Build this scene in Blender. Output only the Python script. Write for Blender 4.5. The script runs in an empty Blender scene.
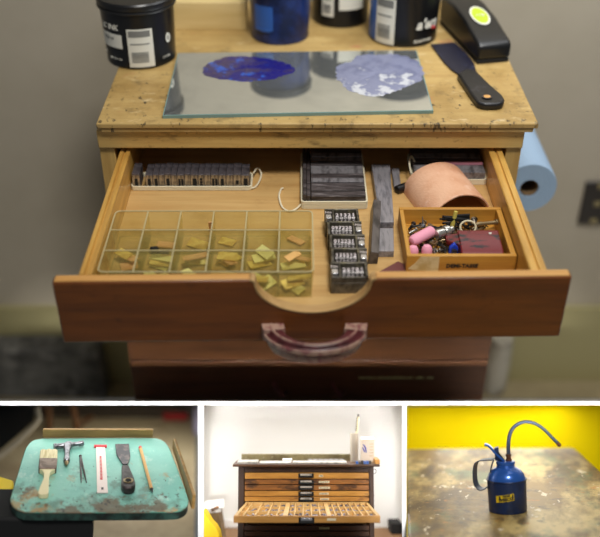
import bpy, bmesh, math, random
from mathutils import Vector, Matrix
random.seed(7)
PI = math.pi
SC = bpy.context.scene
COL = SC.collection

# ------------------------------------------------------------------ camera
FPX, PX, PY = 917.0, 300.0, 268.5
TH = math.radians(35.6)
CZ = 1.28
CAM = Vector((0, 0, CZ))
cR = Vector((1, 0, 0))
cF = Vector((0, math.cos(TH), -math.sin(TH)))
cU = Vector((0, math.sin(TH), math.cos(TH)))
cd = bpy.data.cameras.new('camera'); cam = bpy.data.objects.new('camera', cd); COL.objects.link(cam)
cam.location = CAM; cam.rotation_euler = (PI/2-TH, 0, 0)
cd.sensor_width = 36; cd.lens = FPX/600*36; cd.clip_start = .01
cd.dof.use_dof = True; cd.dof.focus_distance = 1.03; cd.dof.aperture_fstop = 2.5
SC.camera = cam
SC.view_settings.view_transform = 'Standard'; SC.view_settings.look = 'None'
SC.view_settings.gamma = 1; SC.view_settings.use_curve_mapping = False
SC.view_settings.exposure = 0

def wray(px, py):
    return cR*((px-PX)/FPX) + cF + cU*((PY-py)/FPX)

class Frame:
    """A bay's own level frame (x right, y away, z up), measured from the viewpoint."""
    def __init__(s, R, F, U):
        s.R, s.F, s.U = R, F, U
        s.M = Matrix(((R.x, F.x, U.x, CAM.x), (R.y, F.y, U.y, CAM.y), (R.z, F.z, U.z, CAM.z), (0, 0, 0, 1)))
    def loc(s, px, py):
        d = wray(px, py); return Vector((d.dot(s.R), d.dot(s.F), d.dot(s.U)))
    def z(s, px, py, z):
        d = s.loc(px, py); return d*(z/d.z)
    def y(s, px, py, y):
        d = s.loc(px, py); return d*(y/d.y)
    def xy(s, pts, z):
        return [tuple(s.z(px, py, z)[:2]) for px, py in pts]
    def xz(s, pts, y):
        r = [s.y(px, py, y) for px, py in pts]; return [(p.x, p.z) for p in r]

def bay(cx, cy, gdeg):
    g = math.radians(gdeg); c = wray(cx, cy).normalized()
    R = (cR - c*cR.dot(c)).normalized(); U = R.cross(c).normalized()
    return Frame(R, c*math.cos(g)+U*math.sin(g), U*math.cos(g)-c*math.sin(g))

T = Frame(Vector((1, 0, 0)), Vector((0, 1, 0)), Vector((0, 0, 1)))   # drawer bay
S = bay(98, 475, 30)        # painted board bay
K = bay(303, 490, 5.9)      # type cabinet bay
O = bay(505, 495, 13)       # oil can bay

# ------------------------------------------------------------------ materials
def lin(c):
    def f(v):
        v /= 255.0
        return v/12.92 if v <= .04045 else ((v+.055)/1.055)**2.4
    return (f(c[0]), f(c[1]), f(c[2]), 1)

def mat(name, col, rough=.5, metal=0, layers=(), bump=0, bscale=200, coat=0, clear=0, spec=.5, ccol=None):
    m = bpy.data.materials.new(name); m.use_nodes = True
    N = m.node_tree.nodes; L = m.node_tree.links
    b = N['Principled BSDF']
    b.inputs['Roughness'].default_value = rough; b.inputs['Metallic'].default_value = metal
    b.inputs['Coat Weight'].default_value = coat; b.inputs['Specular IOR Level'].default_value = spec
    b.inputs['Base Color'].default_value = lin(col)
    prev = None
    if layers or bump:
        tc = N.new('ShaderNodeTexCoord')
    for ly in layers:
        c, scale, lo, hi = ly[:4]; amt = ly[4] if len(ly) > 4 else 1; det = ly[5] if len(ly) > 5 else 4; off = ly[6] if len(ly) > 6 else 0
        mp = N.new('ShaderNodeMapping'); L.new(tc.outputs['Object'], mp.inputs['Vector'])
        mp.inputs['Scale'].default_value = scale if isinstance(scale, tuple) else (scale,)*3
        mp.inputs['Location'].default_value = (off, off*.7, off*.3)
        n = N.new('ShaderNodeTexNoise'); n.inputs['Scale'].default_value = 1; n.inputs['Detail'].default_value = det
        n.inputs['Roughness'].default_value = .65
        L.new(mp.outputs[0], n.inputs['Vector'])
        r = N.new('ShaderNodeMapRange'); r.inputs['From Min'].default_value = lo; r.inputs['From Max'].default_value = hi
        r.inputs['To Max'].default_value = amt
        val = n.outputs['Fac']
        if len(ly) > 7:      # wear that grows towards one side of the thing
            sp = N.new('ShaderNodeSeparateXYZ'); L.new(tc.outputs['Object'], sp.inputs[0])
            mm = N.new('ShaderNodeMath'); mm.operation = 'MULTIPLY_ADD'; L.new(sp.outputs[ly[7][0]], mm.inputs[0]); mm.inputs[1].default_value = ly[7][1]; L.new(val, mm.inputs[2]); val = mm.outputs[0]
        L.new(val, r.inputs['Value'])
        mx = N.new('ShaderNodeMix'); mx.data_type = 'RGBA'
        L.new(r.outputs[0], mx.inputs['Factor'])
        if prev is None: mx.inputs['A'].default_value = lin(col)
        else: L.new(prev, mx.inputs['A'])
        mx.inputs['B'].default_value = lin(c); prev = mx.outputs['Result']
    if prev is not None: L.new(prev, b.inputs['Base Color'])
    if bump:
        n = N.new('ShaderNodeTexNoise'); n.inputs['Scale'].default_value = bscale; n.inputs['Detail'].default_value = 3
        L.new(tc.outputs['Object'], n.inputs['Vector'])
        bp = N.new('ShaderNodeBump'); bp.inputs['Strength'].default_value = bump; bp.inputs['Distance'].default_value = .002
        L.new(n.outputs['Fac'], bp.inputs['Height']); L.new(bp.outputs[0], b.inputs['Normal'])
    if clear:
        t = N.new('ShaderNodeBsdfTransparent'); t.inputs['Color'].default_value = lin(ccol or col)
        ms = N.new('ShaderNodeMixShader'); ms.inputs[0].default_value = 1-clear
        L.new(t.outputs[0], ms.inputs[1]); L.new(b.outputs[0], ms.inputs[2])
        L.new(ms.outputs[0], N['Material Output'].inputs['Surface'])
    return m

def wood(name, c1, c2, axis=0, rough=.5, scale=1, extra=(), coat=0):
    st = [70*scale]*3; st[axis] = 5*scale
    st2 = [260*scale]*3; st2[axis] = 12*scale
    return mat(name, c1, rough, 0, [(c2, tuple(st), .38, .7, .8), (c2, tuple(st2), .5, .75, .5)]+list(extra), coat=coat, bump=.15, bscale=120)

INK = (38, 34, 30)
M = {}
M['white'] = mat('white_paint', (250, 250, 250), .6)
M['top_wood'] = wood('pine_top', (194, 164, 104), (172, 138, 80), 0, .5, extra=[((150, 118, 62), 11, .46, .66, .7, 5, 4), (INK, (34, 34, 30), .58, .76, .6, 9, 0, (1, -.28)), (INK, (150, 100, 60), .64, .70, .8, 6, 3, (1, -.3)), (INK, (24, 60, 30), .64, .74, .5, 8, 21), ((226, 204, 158), (30, 60, 60), .6, .72, .7, 6, 8), ((176, 84, 70), 24, .64, .72, .4, 4, 15)])
M['rail_wood'] = wood('pine_rail', (206, 172, 104), (172, 134, 72), 0, .5, extra=[(INK, (16, 40, 40), .60, .70, .6, 6), ((110, 86, 48), 130, .62, .7, .6)])
M['post_wood'] = wood('pine_post', (200, 164, 96), (166, 128, 66), 2, .5)
M['block_wood'] = wood('pale_block', (222, 196, 138), (206, 176, 112), 0, .6)
M['side_wood'] = wood('drawer_oak', (216, 170, 86), (166, 116, 46), 1, .4, coat=.2)
M['bottom_wood'] = wood('drawer_bottom_wood', (206, 168, 108), (180, 136, 76), 0, .55, extra=[((150, 108, 58), 18, .58, .75, .6)])
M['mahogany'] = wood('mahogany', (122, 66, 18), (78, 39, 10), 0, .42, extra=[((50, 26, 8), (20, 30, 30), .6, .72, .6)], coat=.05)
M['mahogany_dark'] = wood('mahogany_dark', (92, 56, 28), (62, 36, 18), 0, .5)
M['edge_wood'] = wood('worn_edge', (216, 164, 96), (180, 126, 62), 0, .45)
M['cut_edge'] = wood('cut_edge', (196, 160, 108), (160, 118, 66), 0, .5)
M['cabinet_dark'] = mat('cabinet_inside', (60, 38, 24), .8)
M['handle_red'] = mat('maroon_handle', (92, 42, 44), .35, 0, [((60, 24, 24), 60, .45, .6)])
M['handle_rim'] = mat('worn_cream_rim', (176, 142, 124), .4, 0, [((128, 70, 72), 90, .48, .62)])
M['black'] = mat('black_plastic', (20, 20, 21), .35)
M['black_can'] = mat('black_can', (18, 18, 19), .3)
M['black_matte'] = mat('matte_black', (16, 16, 16), .8)
M['blue_can'] = mat('blue_can', (22, 44, 98), .3, 0, [((14, 26, 60), 30, .4, .6)])
M['blue_lab'] = mat('blue_label', (44, 92, 168), .4)
M['paper'] = mat('white_label', (222, 220, 208), .6)
M['grey_print'] = mat('grey_print', (120, 120, 116), .6)
M['ink_print'] = mat('dark_print', (30, 28, 30), .6)
M['red_print'] = mat('red_print', (170, 40, 40), .6)
M['green_lab'] = mat('lime_sticker', (176, 196, 40), .5)
M['mirror'] = mat('mirror_glass', (236, 240, 236), .04, .90, [((190, 196, 196), 14, .45, .7, .5)])
M['mirror_edge'] = mat('glass_edge', (120, 150, 146), .2)
M['ink_blue'] = mat('blue_ink', (30, 26, 112), .3, 0, [((62, 52, 92), (25, 60, 40), .46, .56, 1, 4, 0, (0, -2.2)), ((40, 90, 190), 60, .58, .66, .9, 4, 2, (0, -1))], bump=.5, bscale=150)
M['ink_lilac'] = mat('lilac_ink', (130, 134, 160), .35, 0, [((108, 112, 140), 40, .45, .6), ((196, 198, 204), 42, .58, .64, 1, 5, 0, (1, -2.6))], bump=.4, bscale=120)
M['knife_navy'] = mat('inky_knife', (30, 30, 46), .4, 0, [((74, 82, 116), 40, .56, .72, .7)])
M['knife_black'] = mat('black_handle', (24, 23, 25), .4, 0, [((80, 76, 84), (60, 60, 60), .6, .78, .6)])
M['wall_grey'] = mat('grey_wall', (176, 166, 147), .85, 0, [((168, 158, 138), 3, .4, .6)])
M['baseboard'] = mat('green_baseboard', (158, 149, 106), .6)
M['floor_wood'] = mat('floor_top', (150, 136, 102), .7, 0, [((138, 124, 92), 12, .4, .6)])
M['grey_cloth'] = mat('grey_cloth', (92, 90, 84), .95, 0, [((58, 56, 52), 18, .42, .6), ((124, 121, 114), 30, .56, .7)])
M['pale_bag'] = mat('pale_roll', (176, 170, 156), .7, 0, [((120, 112, 98), 18, .5, .65)])
M['towel'] = mat('blue_towel', (152, 176, 200), .95, bump=.4, bscale=300)
M['card'] = mat('cardboard', (122, 98, 68), .9)
M['outlet'] = mat('dark_outlet', (44, 38, 32), .4)
M['screw'] = mat('brass_screw', (160, 146, 104), .4, .6)
M['plastic'] = mat('yellowed_plastic', (228, 216, 158), .22, 0, [((196, 180, 112), 30, .4, .7)], clear=.79, ccol=(253, 251, 236))
M['plastic_rim'] = mat('yellowed_plastic_rim', (216, 204, 160), .25, 0, clear=.35)
M['brass'] = mat('brass_strip', (232, 206, 110), .3, .35, [((206, 172, 80), 90, .45, .6)])
M['brass_pale'] = mat('pale_brass', (226, 220, 142), .35, .25)
M['copper'] = mat('copper_strip', (238, 186, 132), .28, .4)
M['type_top'] = mat('type_metal', (104, 98, 102), .45, .5, [((64, 60, 64), 90, .45, .62)])
M['type_side'] = mat('type_side', (170, 152, 124), .55, .1, [((88, 76, 60), 130, .45, .62)])
M['slug'] = mat('slug_dark', (92, 84, 84), .42, .25, [((48, 42, 42), (30, 160, 160), .4, .6), ((140, 132, 132), (20, 220, 220), .58, .68)])
M['slug_grey'] = mat('slug_grey', (142, 138, 140), .42, .25, [((84, 80, 82), (120, 40, 120), .42, .62)])
M['lead'] = mat('lead_grey', (152, 148, 152), .42, .25, [((112, 110, 114), (200, 30, 200), .45, .62)])
M['lead_dark'] = mat('lead_dark', (106, 100, 98), .38, .35, [((66, 62, 60), (90, 30, 90), .42, .62)])
M['cord'] = mat('cream_cord', (232, 222, 192), .9, bump=.3, bscale=900)
M['machine'] = mat('machine_steel', (112, 106, 94), .38, .4, [((58, 54, 48), 120, .42, .62), ((166, 156, 122), 60, .56, .68)])
M['wheel'] = mat('number_wheel', (98, 92, 90), .35, .4, [((54, 50, 48), 200, .45, .6)])
M['digit'] = mat('digit_metal', (196, 186, 186), .35, .3)
M['plunger'] = mat('plunger_steel', (206, 204, 206), .25, .8)
M['leather'] = mat('tan_leather', (226, 178, 144), .65, 0, [((214, 158, 122), 22, .42, .62), ((236, 198, 172), 34, .56, .70)], bump=.3, bscale=400)
M['tray_wood'] = wood('tray_wood', (212, 158, 66), (170, 114, 40), 0, .45)
M['tray_side'] = wood('tray_side', (206, 152, 62), (164, 110, 38), 1, .45)
M['tape'] = mat('masking_tape', (224, 204, 158), .7, 0, [((198, 170, 112), 60, .45, .62)])
M['pink'] = mat('pink_foam', (246, 168, 190), .8)
M['burgundy'] = mat('burgundy_block', (116, 30, 32), .4, 0, [((30, 16, 18), (40, 110, 110), .52, .62)])
M['blue'] = mat('bright_blue', (34, 70, 200), .4)
M['silver'] = mat('silver_metal', (206, 202, 194), .25, .85)
M['iron'] = mat('dark_iron', (70, 64, 58), .4, .7)
M['bronze'] = mat('bronze', (150, 130, 96), .4, .7)
M['cream'] = mat('cream', (228, 214, 178), .5)
M['yellow_wood'] = mat('yellow_stub', (206, 190, 90), .5)
M['maroon_scrap'] = mat('maroon_scrap', (110, 58, 54), .6)
M['pale_green'] = mat('pale_green_print', (186, 186, 130), .5)
# painted board bay
M['teal'] = mat('teal_paint', (142, 200, 184), .45, 0, [((126, 188, 174), 16, .4, .62), ((178, 212, 200), (70, 40, 40), .58, .68, .7, 6, 6), ((92, 120, 104), (44, 34, 30), .56, .68, .7, 10, 1, (1, -1.7)), ((104, 80, 54), (34, 26, 20), .60, .66, .85, 10, 3, (1, -1.75)), ((58, 52, 44), (170, 110, 60), .63, .67, .9, 8, 0, (1, -.9)), ((176, 134, 76), (26, 20, 20), .63, .70, .75, 10, 8, (1, -1.5))], bump=.25, bscale=90)
M['teal_edge'] = mat('teal_edge', (52, 84, 74), .5, 0, [((30, 34, 30), 60, .42, .6)])  # edge paint darkened: dirt, wear and shade put into the colour
M['board_lip'] = mat('worn_lip', (120, 100, 76), .5, 0, [((70, 140, 120), 70, .45, .58)])
M['strip_wood'] = wood('strip_wood', (150, 116, 62), (110, 82, 40), 0, .5, 2)
M['bristle'] = mat('pale_bristle', (238, 224, 184), .8, 0, [((206, 186, 136), (500, 40, 40), .45, .62)])
M['ferrule'] = mat('ferrule', (138, 118, 106), .4, .6, [((104, 84, 72), 120, .45, .6)])
M['brush_handle'] = mat('cream_handle', (242, 228, 182), .35)
M['steel'] = mat('tool_steel', (150, 150, 156), .3, .85, [((90, 88, 90), 120, .5, .66)])
M['steel_dark'] = mat('dark_steel', (84, 76, 76), .4, .6, [((54, 48, 46), 110, .42, .6)])
M['blade'] = mat('inky_blade', (66, 64, 68), .35, .6, [((116, 104, 100), 60, .48, .62)])
M['ruler'] = mat('clear_ruler', (246, 226, 218), .3)
M['red'] = mat('red_stripe', (222, 50, 60), .5)
M['pencil'] = mat('pencil_wood', (232, 178, 110), .5)
M['pencil_tip'] = mat('graphite', (46, 42, 46), .5)
M['yellow_paint'] = mat('yellow_paint', (226, 196, 40), .5)
M['beige_floor'] = mat('beige_floor', (168, 156, 128), .75, 0, [((140, 126, 100), 8, .42, .62)])
M['dark_wall'] = mat('dark_wall', (72, 64, 54), .9)
M['pale_trim'] = mat('pale_trim', (172, 164, 146), .7)
M['brown_wood'] = mat('brown_wood', (110, 74, 44), .6)
M['lilac'] = mat('lilac_cloth', (150, 146, 172), .8)
# type cabinet bay
M['case_dark'] = wood('case_dark', (74, 48, 30), (44, 28, 18), 2, .5, 3)
M['case_top'] = wood('case_top', (92, 62, 36), (56, 36, 20), 0, .5, 3)
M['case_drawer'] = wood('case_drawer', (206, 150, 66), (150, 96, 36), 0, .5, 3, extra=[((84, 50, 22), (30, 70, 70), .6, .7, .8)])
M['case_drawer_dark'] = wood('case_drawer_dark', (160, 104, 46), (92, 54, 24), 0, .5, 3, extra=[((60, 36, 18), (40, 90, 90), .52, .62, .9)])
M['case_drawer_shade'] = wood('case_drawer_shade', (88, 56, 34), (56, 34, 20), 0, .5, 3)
M['tray_pale'] = wood('tray_pale', (232, 196, 132), (206, 160, 90), 0, .5, 3)
M['tray_front'] = wood('tray_front', (206, 150, 72), (170, 112, 44), 0, .5, 3)
M['sorts'] = mat('type_sorts', (150, 146, 160), .5, .2, [((84, 80, 92), 300, .42, .6), ((206, 202, 212), 260, .54, .66)])
M['back_board'] = mat('mottled_board', (142, 132, 92), .6, 0, [((104, 92, 60), 60, .42, .62), ((182, 176, 146), 90, .6, .72)])
M['white_wall'] = mat('white_wall', (240, 239, 234), .9)
M['bright_white'] = mat('bright_white', (244, 243, 240), .8)
M['galley'] = mat('galley_metal', (192, 188, 180), .45, .3, [((140, 136, 128), 140, .5, .62)])
M['frost'] = mat('frosted_plastic', (226, 218, 204), .5, 0, clear=.35)
M['kraft'] = wood('bin_brown', (140, 112, 70), (96, 74, 44), 2, .7, 3)
M['yellow_cloth'] = mat('yellow_cloth', (250, 208, 20), .7)
M['floor_brown'] = mat('brown_floor', (136, 100, 62), .7)
M['blue_print'] = mat('blue_print', (60, 76, 190), .6)
M['carton'] = mat('carton', (246, 232, 214), .7)
# oil can bay
M['yellow_wall'] = mat('yellow_wall', (244, 216, 2), .9, spec=.1)
M['table'] = mat('worn_table', (146, 118, 62), .42, 0, [((212, 188, 124), (12, 4, 9), .47, .58, .95, 8), ((88, 68, 34), (18, 6.5, 14), .48, .60, .92, 9, 5), ((104, 122, 84), (20, 8, 16), .54, .64, .8, 7, 9), ((84, 72, 50), 60, .57, .66, .8, 6, 6), ((226, 214, 188), (80, 28, 55), .62, .655, .95, 5, 2), ((182, 122, 46), 55, .63, .68, .8, 4, 12)], bump=.3, bscale=60)
M['can_blue'] = mat('can_blue', (20, 44, 88), .4, .25, [((14, 30, 60), 40, .46, .64)], coat=.2)
M['dome_blue'] = mat('dome_blue', (42, 96, 182), .28, .35, coat=.5)
M['strap'] = mat('strap_grey', (64, 74, 92), .4, .35)
M['spout'] = mat('spout_grey', (60, 72, 94), .4, .25)
M['rust'] = mat('rust', (96, 58, 38), .6, .3)
M['badge'] = mat('badge_yellow', (214, 182, 20), .4)
M['badge_brown'] = mat('badge_brown', (128, 98, 20), .5)

# ------------------------------------------------------------------ mesh builder
class MB:
    def __init__(s, off=(0, 0, 0)):
        s.o = Vector(off); s.v = []; s.f = []; s.mi = []; s.cur = 0
    def add(s, vs, fs):
        n = len(s.v); s.v += [Vector(v)-s.o for v in vs]
        s.f += [tuple(i+n for i in f) for f in fs]; s.mi += [s.cur]*len(fs); return s
    def box(s, x0, x1, y0, y1, z0, z1):
        v = [(x, y, z) for z in (z0, z1) for y in (y0, y1) for x in (x0, x1)]
        return s.add(v, [(0, 2, 3, 1), (4, 5, 7, 6), (0, 1, 5, 4), (2, 6, 7, 3), (0, 4, 6, 2), (1, 3, 7, 5)])
    def obox(s, c, size, rot=(0, 0, 0)):
        from mathutils import Euler
        R = Euler(rot).to_matrix(); h = Vector(size)/2; c = Vector(c)
        v = [c+R@Vector((x*h.x, y*h.y, z*h.z)) for z in (-1, 1) for y in (-1, 1) for x in (-1, 1)]
        return s.add(v, [(0, 2, 3, 1), (4, 5, 7, 6), (0, 1, 5, 4), (2, 6, 7, 3), (0, 4, 6, 2), (1, 3, 7, 5)])
    def prism(s, pts, a, b, plane='xy'):
        n = len(pts)
        def P(p, h):
            return {'xy': (p[0], p[1], h), 'xz': (p[0], h, p[1]), 'yz': (h, p[0], p[1])}[plane]
        v = [P(p, a) for p in pts]+[P(p, b) for p in pts]
        f = [tuple(range(n))[::-1], tuple(range(n, 2*n))]+[(i, (i+1) % n, n+(i+1) % n, n+i) for i in range(n)]
        return s.add(v, f)
    def hull(s, a, b):
        n = len(a)
        return s.add(list(a)+list(b), [tuple(range(n))[::-1], tuple(range(n, 2*n))]+[(i, (i+1) % n, n+(i+1) % n, n+i) for i in range(n)])
    def lathe(s, prof, c=(0, 0, 0), n=32, axis=None):
        c = Vector(c); ax = Vector(axis or (0, 0, 1)).normalized()
        e1 = ax.orthogonal().normalized() if axis else Vector((1, 0, 0)); e2 = ax.cross(e1)
        v = []; f = []
        for r, z in prof:
            for k in range(n):
                t = 2*PI*k/n; v.append(c+ax*z+e1*(r*math.cos(t))+e2*(r*math.sin(t)))
        m = len(prof)
        for i in range(m-1):
            for k in range(n):
                f.append((i*n+k, i*n+(k+1) % n, (i+1)*n+(k+1) % n, (i+1)*n+k))
        f.append(tuple(range(n))[::-1]); f.append(tuple((m-1)*n+k for k in range(n)))
        return s.add(v, f)
    def cyl(s, a, b, r0, r1=None, n=20):
        a = Vector(a); b = Vector(b); L = (b-a).length
        return s.lathe([(r0, 0), (r0 if r1 is None else r1, L)], a, n, (b-a))
    def tube(s, pts, r, n=8, closed=False, flat=None):
        pts = [Vector(p) for p in pts]; N = len(pts); v = []; f = []; up = Vector((0, 0, 1)); last = None
        for i, p in enumerate(pts):
            a = pts[i-1] if (i > 0 or closed) else p; b = pts[(i+1) % N] if (i < N-1 or closed) else p
            t = (b-a).normalized()
            if last is None: e = (up - t*up.dot(t)); e = e if e.length > .05 else t.orthogonal()
            else: e = last - t*last.dot(t)
            e.normalize(); last = e; g = t.cross(e); rr = r[i] if isinstance(r, (list, tuple)) else r
            for k in range(n):
                q = 2*PI*k/n; v.append(p+e*(rr*math.cos(q))+g*(rr*(flat or 1)*math.sin(q)))
        for i in range(N if closed else N-1):
            j = (i+1) % N
            for k in range(n): f.append((i*n+k, i*n+(k+1) % n, j*n+(k+1) % n, j*n+k))
        if not closed: f.append(tuple(range(n))[::-1]); f.append(tuple((N-1)*n+k for k in range(n)))
        return s.add(v, f)
    def ribbon(s, pts, w, th):
        """flat strap: pts along the strap, w = half-width vector, th = thickness"""
        pts = [Vector(p) for p in pts]; w = Vector(w); N = len(pts); v = []; f = []
        for i, p in enumerate(pts):
            t = (pts[min(i+1, N-1)]-pts[max(i-1, 0)]).normalized(); nn = t.cross(w).normalized()*(th/2)
            v += [p-w-nn, p+w-nn, p+w+nn, p-w+nn]
        for i in range(N-1):
            for k in range(4): f.append((4*i+k, 4*i+(k+1) % 4, 4*i+4+(k+1) % 4, 4*i+4+k))
        f += [(3, 2, 1, 0), tuple(4*(N-1)+k for k in range(4))]
        return s.add(v, f)
    def ball(s, c, r, nu=14, nv=8):
        c = Vector(c); r = r if isinstance(r, tuple) else (r,)*3
        v = [c+Vector((0, 0, -r[2]))]; f = []
        for i in range(1, nv):
            ph = -PI/2+PI*i/nv
            for k in range(nu):
                t = 2*PI*k/nu; v.append(c+Vector((r[0]*math.cos(ph)*math.cos(t), r[1]*math.cos(ph)*math.sin(t), r[2]*math.sin(ph))))
        v.append(c+Vector((0, 0, r[2]))); top = len(v)-1
        for k in range(nu):
            f.append((0, 1+(k+1) % nu, 1+k)); f.append((top, 1+(nv-2)*nu+k, 1+(nv-2)*nu+(k+1) % nu))
        for i in range(nv-2):
            for k in range(nu): f.append((1+i*nu+k, 1+i*nu+(k+1) % nu, 1+(i+1)*nu+(k+1) % nu, 1+(i+1)*nu+k))
        return s.add(v, f)
    def patch(s, c, r, t0, t1, z0, z1, th=.0006, n=10):
        """piece of a cylinder wall about vertical axis c; angle 0 faces -y"""
        c = Vector(c); v = []; f = []
        for i in range(n+1):
            t = t0+(t1-t0)*i/n; d = Vector((math.sin(t), -math.cos(t), 0))
            for rr, z in ((r, z0), (r+th, z0), (r+th, z1), (r, z1)): v.append(c+d*rr+Vector((0, 0, z)))
        for i in range(n):
            for k in range(4): f.append((4*i+k, 4*i+(k+1) % 4, 4*i+4+(k+1) % 4, 4*i+4+k))
        f += [(3, 2, 1, 0), tuple(4*n+k for k in range(4))]
        return s.add(v, f)
    def text(s, body, size, fn, th=.0004, bold=0, shear=0):
        """lettering; fn(x, y, h) maps letter coordinates to a point"""
        cu = bpy.data.curves.new('lettering', 'FONT'); cu.body = body; cu.size = size; cu.align_x = 'CENTER'; cu.align_y = 'CENTER'
        cu.extrude = th/2; cu.offset = bold; cu.resolution_u = 2; cu.shear = shear
        ob = bpy.data.objects.new('lettering', cu); COL.objects.link(ob)
        dg = bpy.context.evaluated_depsgraph_get(); me = bpy.data.meshes.new_from_object(ob.evaluated_get(dg))
        vs = [fn(v.co.x, v.co.y, v.co.z+th/2) for v in me.vertices]; fs = [tuple(p.vertices) for p in me.polygons]
        bpy.data.objects.remove(ob); bpy.data.curves.remove(cu); bpy.data.meshes.remove(me)
        return s.add(vs, fs)
    def build(s, name, mats, parent=None, bevel=0, smooth=True, seg=2, angle=.6):
        me = bpy.data.meshes.new(name); me.from_pydata([tuple(v) for v in s.v], [], s.f)
        for m in (mats if isinstance(mats, (list, tuple)) else [mats]): me.materials.append(M[m])
        for p, i in zip(me.polygons, s.mi): p.material_index = i
        bm = bmesh.new(); bm.from_mesh(me); bmesh.ops.recalc_face_normals(bm, faces=bm.faces); bm.to_mesh(me); bm.free()
        if smooth:
            me.polygons.foreach_set('use_smooth', [True]*len(me.polygons)); me.set_sharp_from_angle(angle=angle)
        o = bpy.data.objects.new(name, me); COL.objects.link(o)
        if bevel:
            b = o.modifiers.new('bevel', 'BEVEL'); b.width = bevel; b.segments = seg; b.limit_method = 'ANGLE'; b.angle_limit = .6
        if parent: o.parent = parent
        return o

def tag(o, label, cat, group=None, kind=None):
    o['label'] = label; o['category'] = cat
    if group: o['group'] = group
    if kind: o['kind'] = kind
    return o
def thing(name, label, cat, fr, loc, rz=0, group=None, rx=0):
    o = bpy.data.objects.new(name, None); COL.objects.link(o); o.empty_display_size = .02
    o.matrix_world = fr.M @ Matrix.Translation(Vector(loc)) @ Matrix.Rotation(rz, 4, 'Z') @ Matrix.Rotation(rx, 4, 'X')
    return tag(o, label, cat, group)
def solo(mb, name, mats, fr, label, cat, group=None, kind=None, **k):
    o = mb.build(name, mats, None, **k); o.matrix_world = fr.M @ Matrix.Translation(mb.o)
    return tag(o, label, cat, group, kind)
def struct(mb, name, mats, fr, label, **k):
    o = mb.build(name, mats, None, **k); o.matrix_world = fr.M @ Matrix.Translation(mb.o)
    o['kind'] = 'structure'; o['label'] = label; return o
def copy_tree(o, parent=None):
    c = o.copy(); COL.objects.link(c)
    if parent: c.parent = parent
    for ch in o.children: copy_tree(ch, c)
    return c
def put(o, fr, loc, rz=0):
    o.matrix_world = fr.M @ Matrix.Translation(Vector(loc)) @ Matrix.Rotation(rz, 4, 'Z')
def arc(cx, cy, rx, ry, a0, a1, n):
    return [(cx+rx*math.cos(a0+(a1-a0)*i/n), cy+ry*math.sin(a0+(a1-a0)*i/n)) for i in range(n+1)]
def smoothpath(pts, n=6):
    pts = [Vector(p) for p in pts]; out = []
    for i in range(len(pts)-1):
        p0 = pts[max(i-1, 0)]; p1 = pts[i]; p2 = pts[i+1]; p3 = pts[min(i+2, len(pts)-1)]
        for k in range(n):
            t = k/n; out.append(.5*((2*p1)+(p2-p0)*t+(2*p0-5*p1+4*p2-p3)*t*t+(3*p1-p0-3*p2+p3)*t**3))
    out.append(pts[-1]); return out

# ================================================================== SETTING: the four bays' partitions
def cam3(x, y, t):      # viewpoint axes (right, up, forward) -> world
    return cR*x + cU*y + cF*t
Wd = Frame(Vector((1, 0, 0)), Vector((0, 1, 0)), Vector((0, 0, 1)))
def row(py): return (PY-py)/FPX
def colx(px): return (px-PX)/FPX
mb = MB(); t0, t1 = 1.0, 1.82
b0, b1 = row(401.3), row(405.2)
hw = .42
a = [cam3(-hw*t0, b0*t0, t0), cam3(hw*t0, b0*t0, t0), cam3(hw*t0, b1*t0, t0), cam3(-hw*t0, b1*t0, t0)]
th1 = .0018
b = [cam3(-hw*t1, b0*t1, t1), cam3(hw*t1, b0*t1, t1), cam3(hw*t1, b0*t1-th1, t1), cam3(-hw*t1, b0*t1-th1, t1)]
mb.hull(a, b); struct(mb, 'trim_1', 'white', Wd, 'long white painted partition shelf between the upper scene and the three lower ones', smooth=False)
for i, (xa, xb) in enumerate(((198.0, 203.8), (402.2, 406.4))):
    mb = MB(); ca, cb = colx(xa), colx(xb); cm = (ca+cb)/2; tb = 1.7; h = .0012
    ya, yb = row(405.3), row(552)
    a = [cam3(ca*t0, ya*t0, t0), cam3(cb*t0, ya*t0, t0), cam3(cb*t0, yb*t0, t0), cam3(ca*t0, yb*t0, t0)]
    b = [cam3(cm*tb-h, ya*tb, tb), cam3(cm*tb+h, ya*tb, tb), cam3(cm*tb+h, yb*tb, tb), cam3(cm*tb-h, yb*tb, tb)]
    mb.hull(a, b)
    struct(mb, 'trim_%d' % (i+2), 'white', Wd, ['upright white divider left of the type cabinet', 'upright white divider right of the type cabinet'][i], smooth=False)

# ================================================================== BAY 1: the open drawer (frame T)
YW = 1.40; ZF = -1.276
mb = MB((0, YW, ZF)); mb.box(-1.3, 1.3, YW, YW+.03, ZF-.02, .75); struct(mb, 'wall_back', 'wall_grey', T, 'plain grey wall behind the wooden cabinet')
mb = MB((0, YW, ZF)); mb.box(-1.3, 1.3, YW-.012, YW-.0005, ZF, -1.089); struct(mb, 'baseboard_back', 'baseboard', T, 'olive green baseboard along the grey wall')
mb = MB((0, YW, ZF)); mb.box(-1.3, 1.3, YW-.066, YW, ZF-.001, ZF); struct(mb, 'floor', 'floor_wood', T, 'brown floor strip at the foot of the grey wall')

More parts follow.
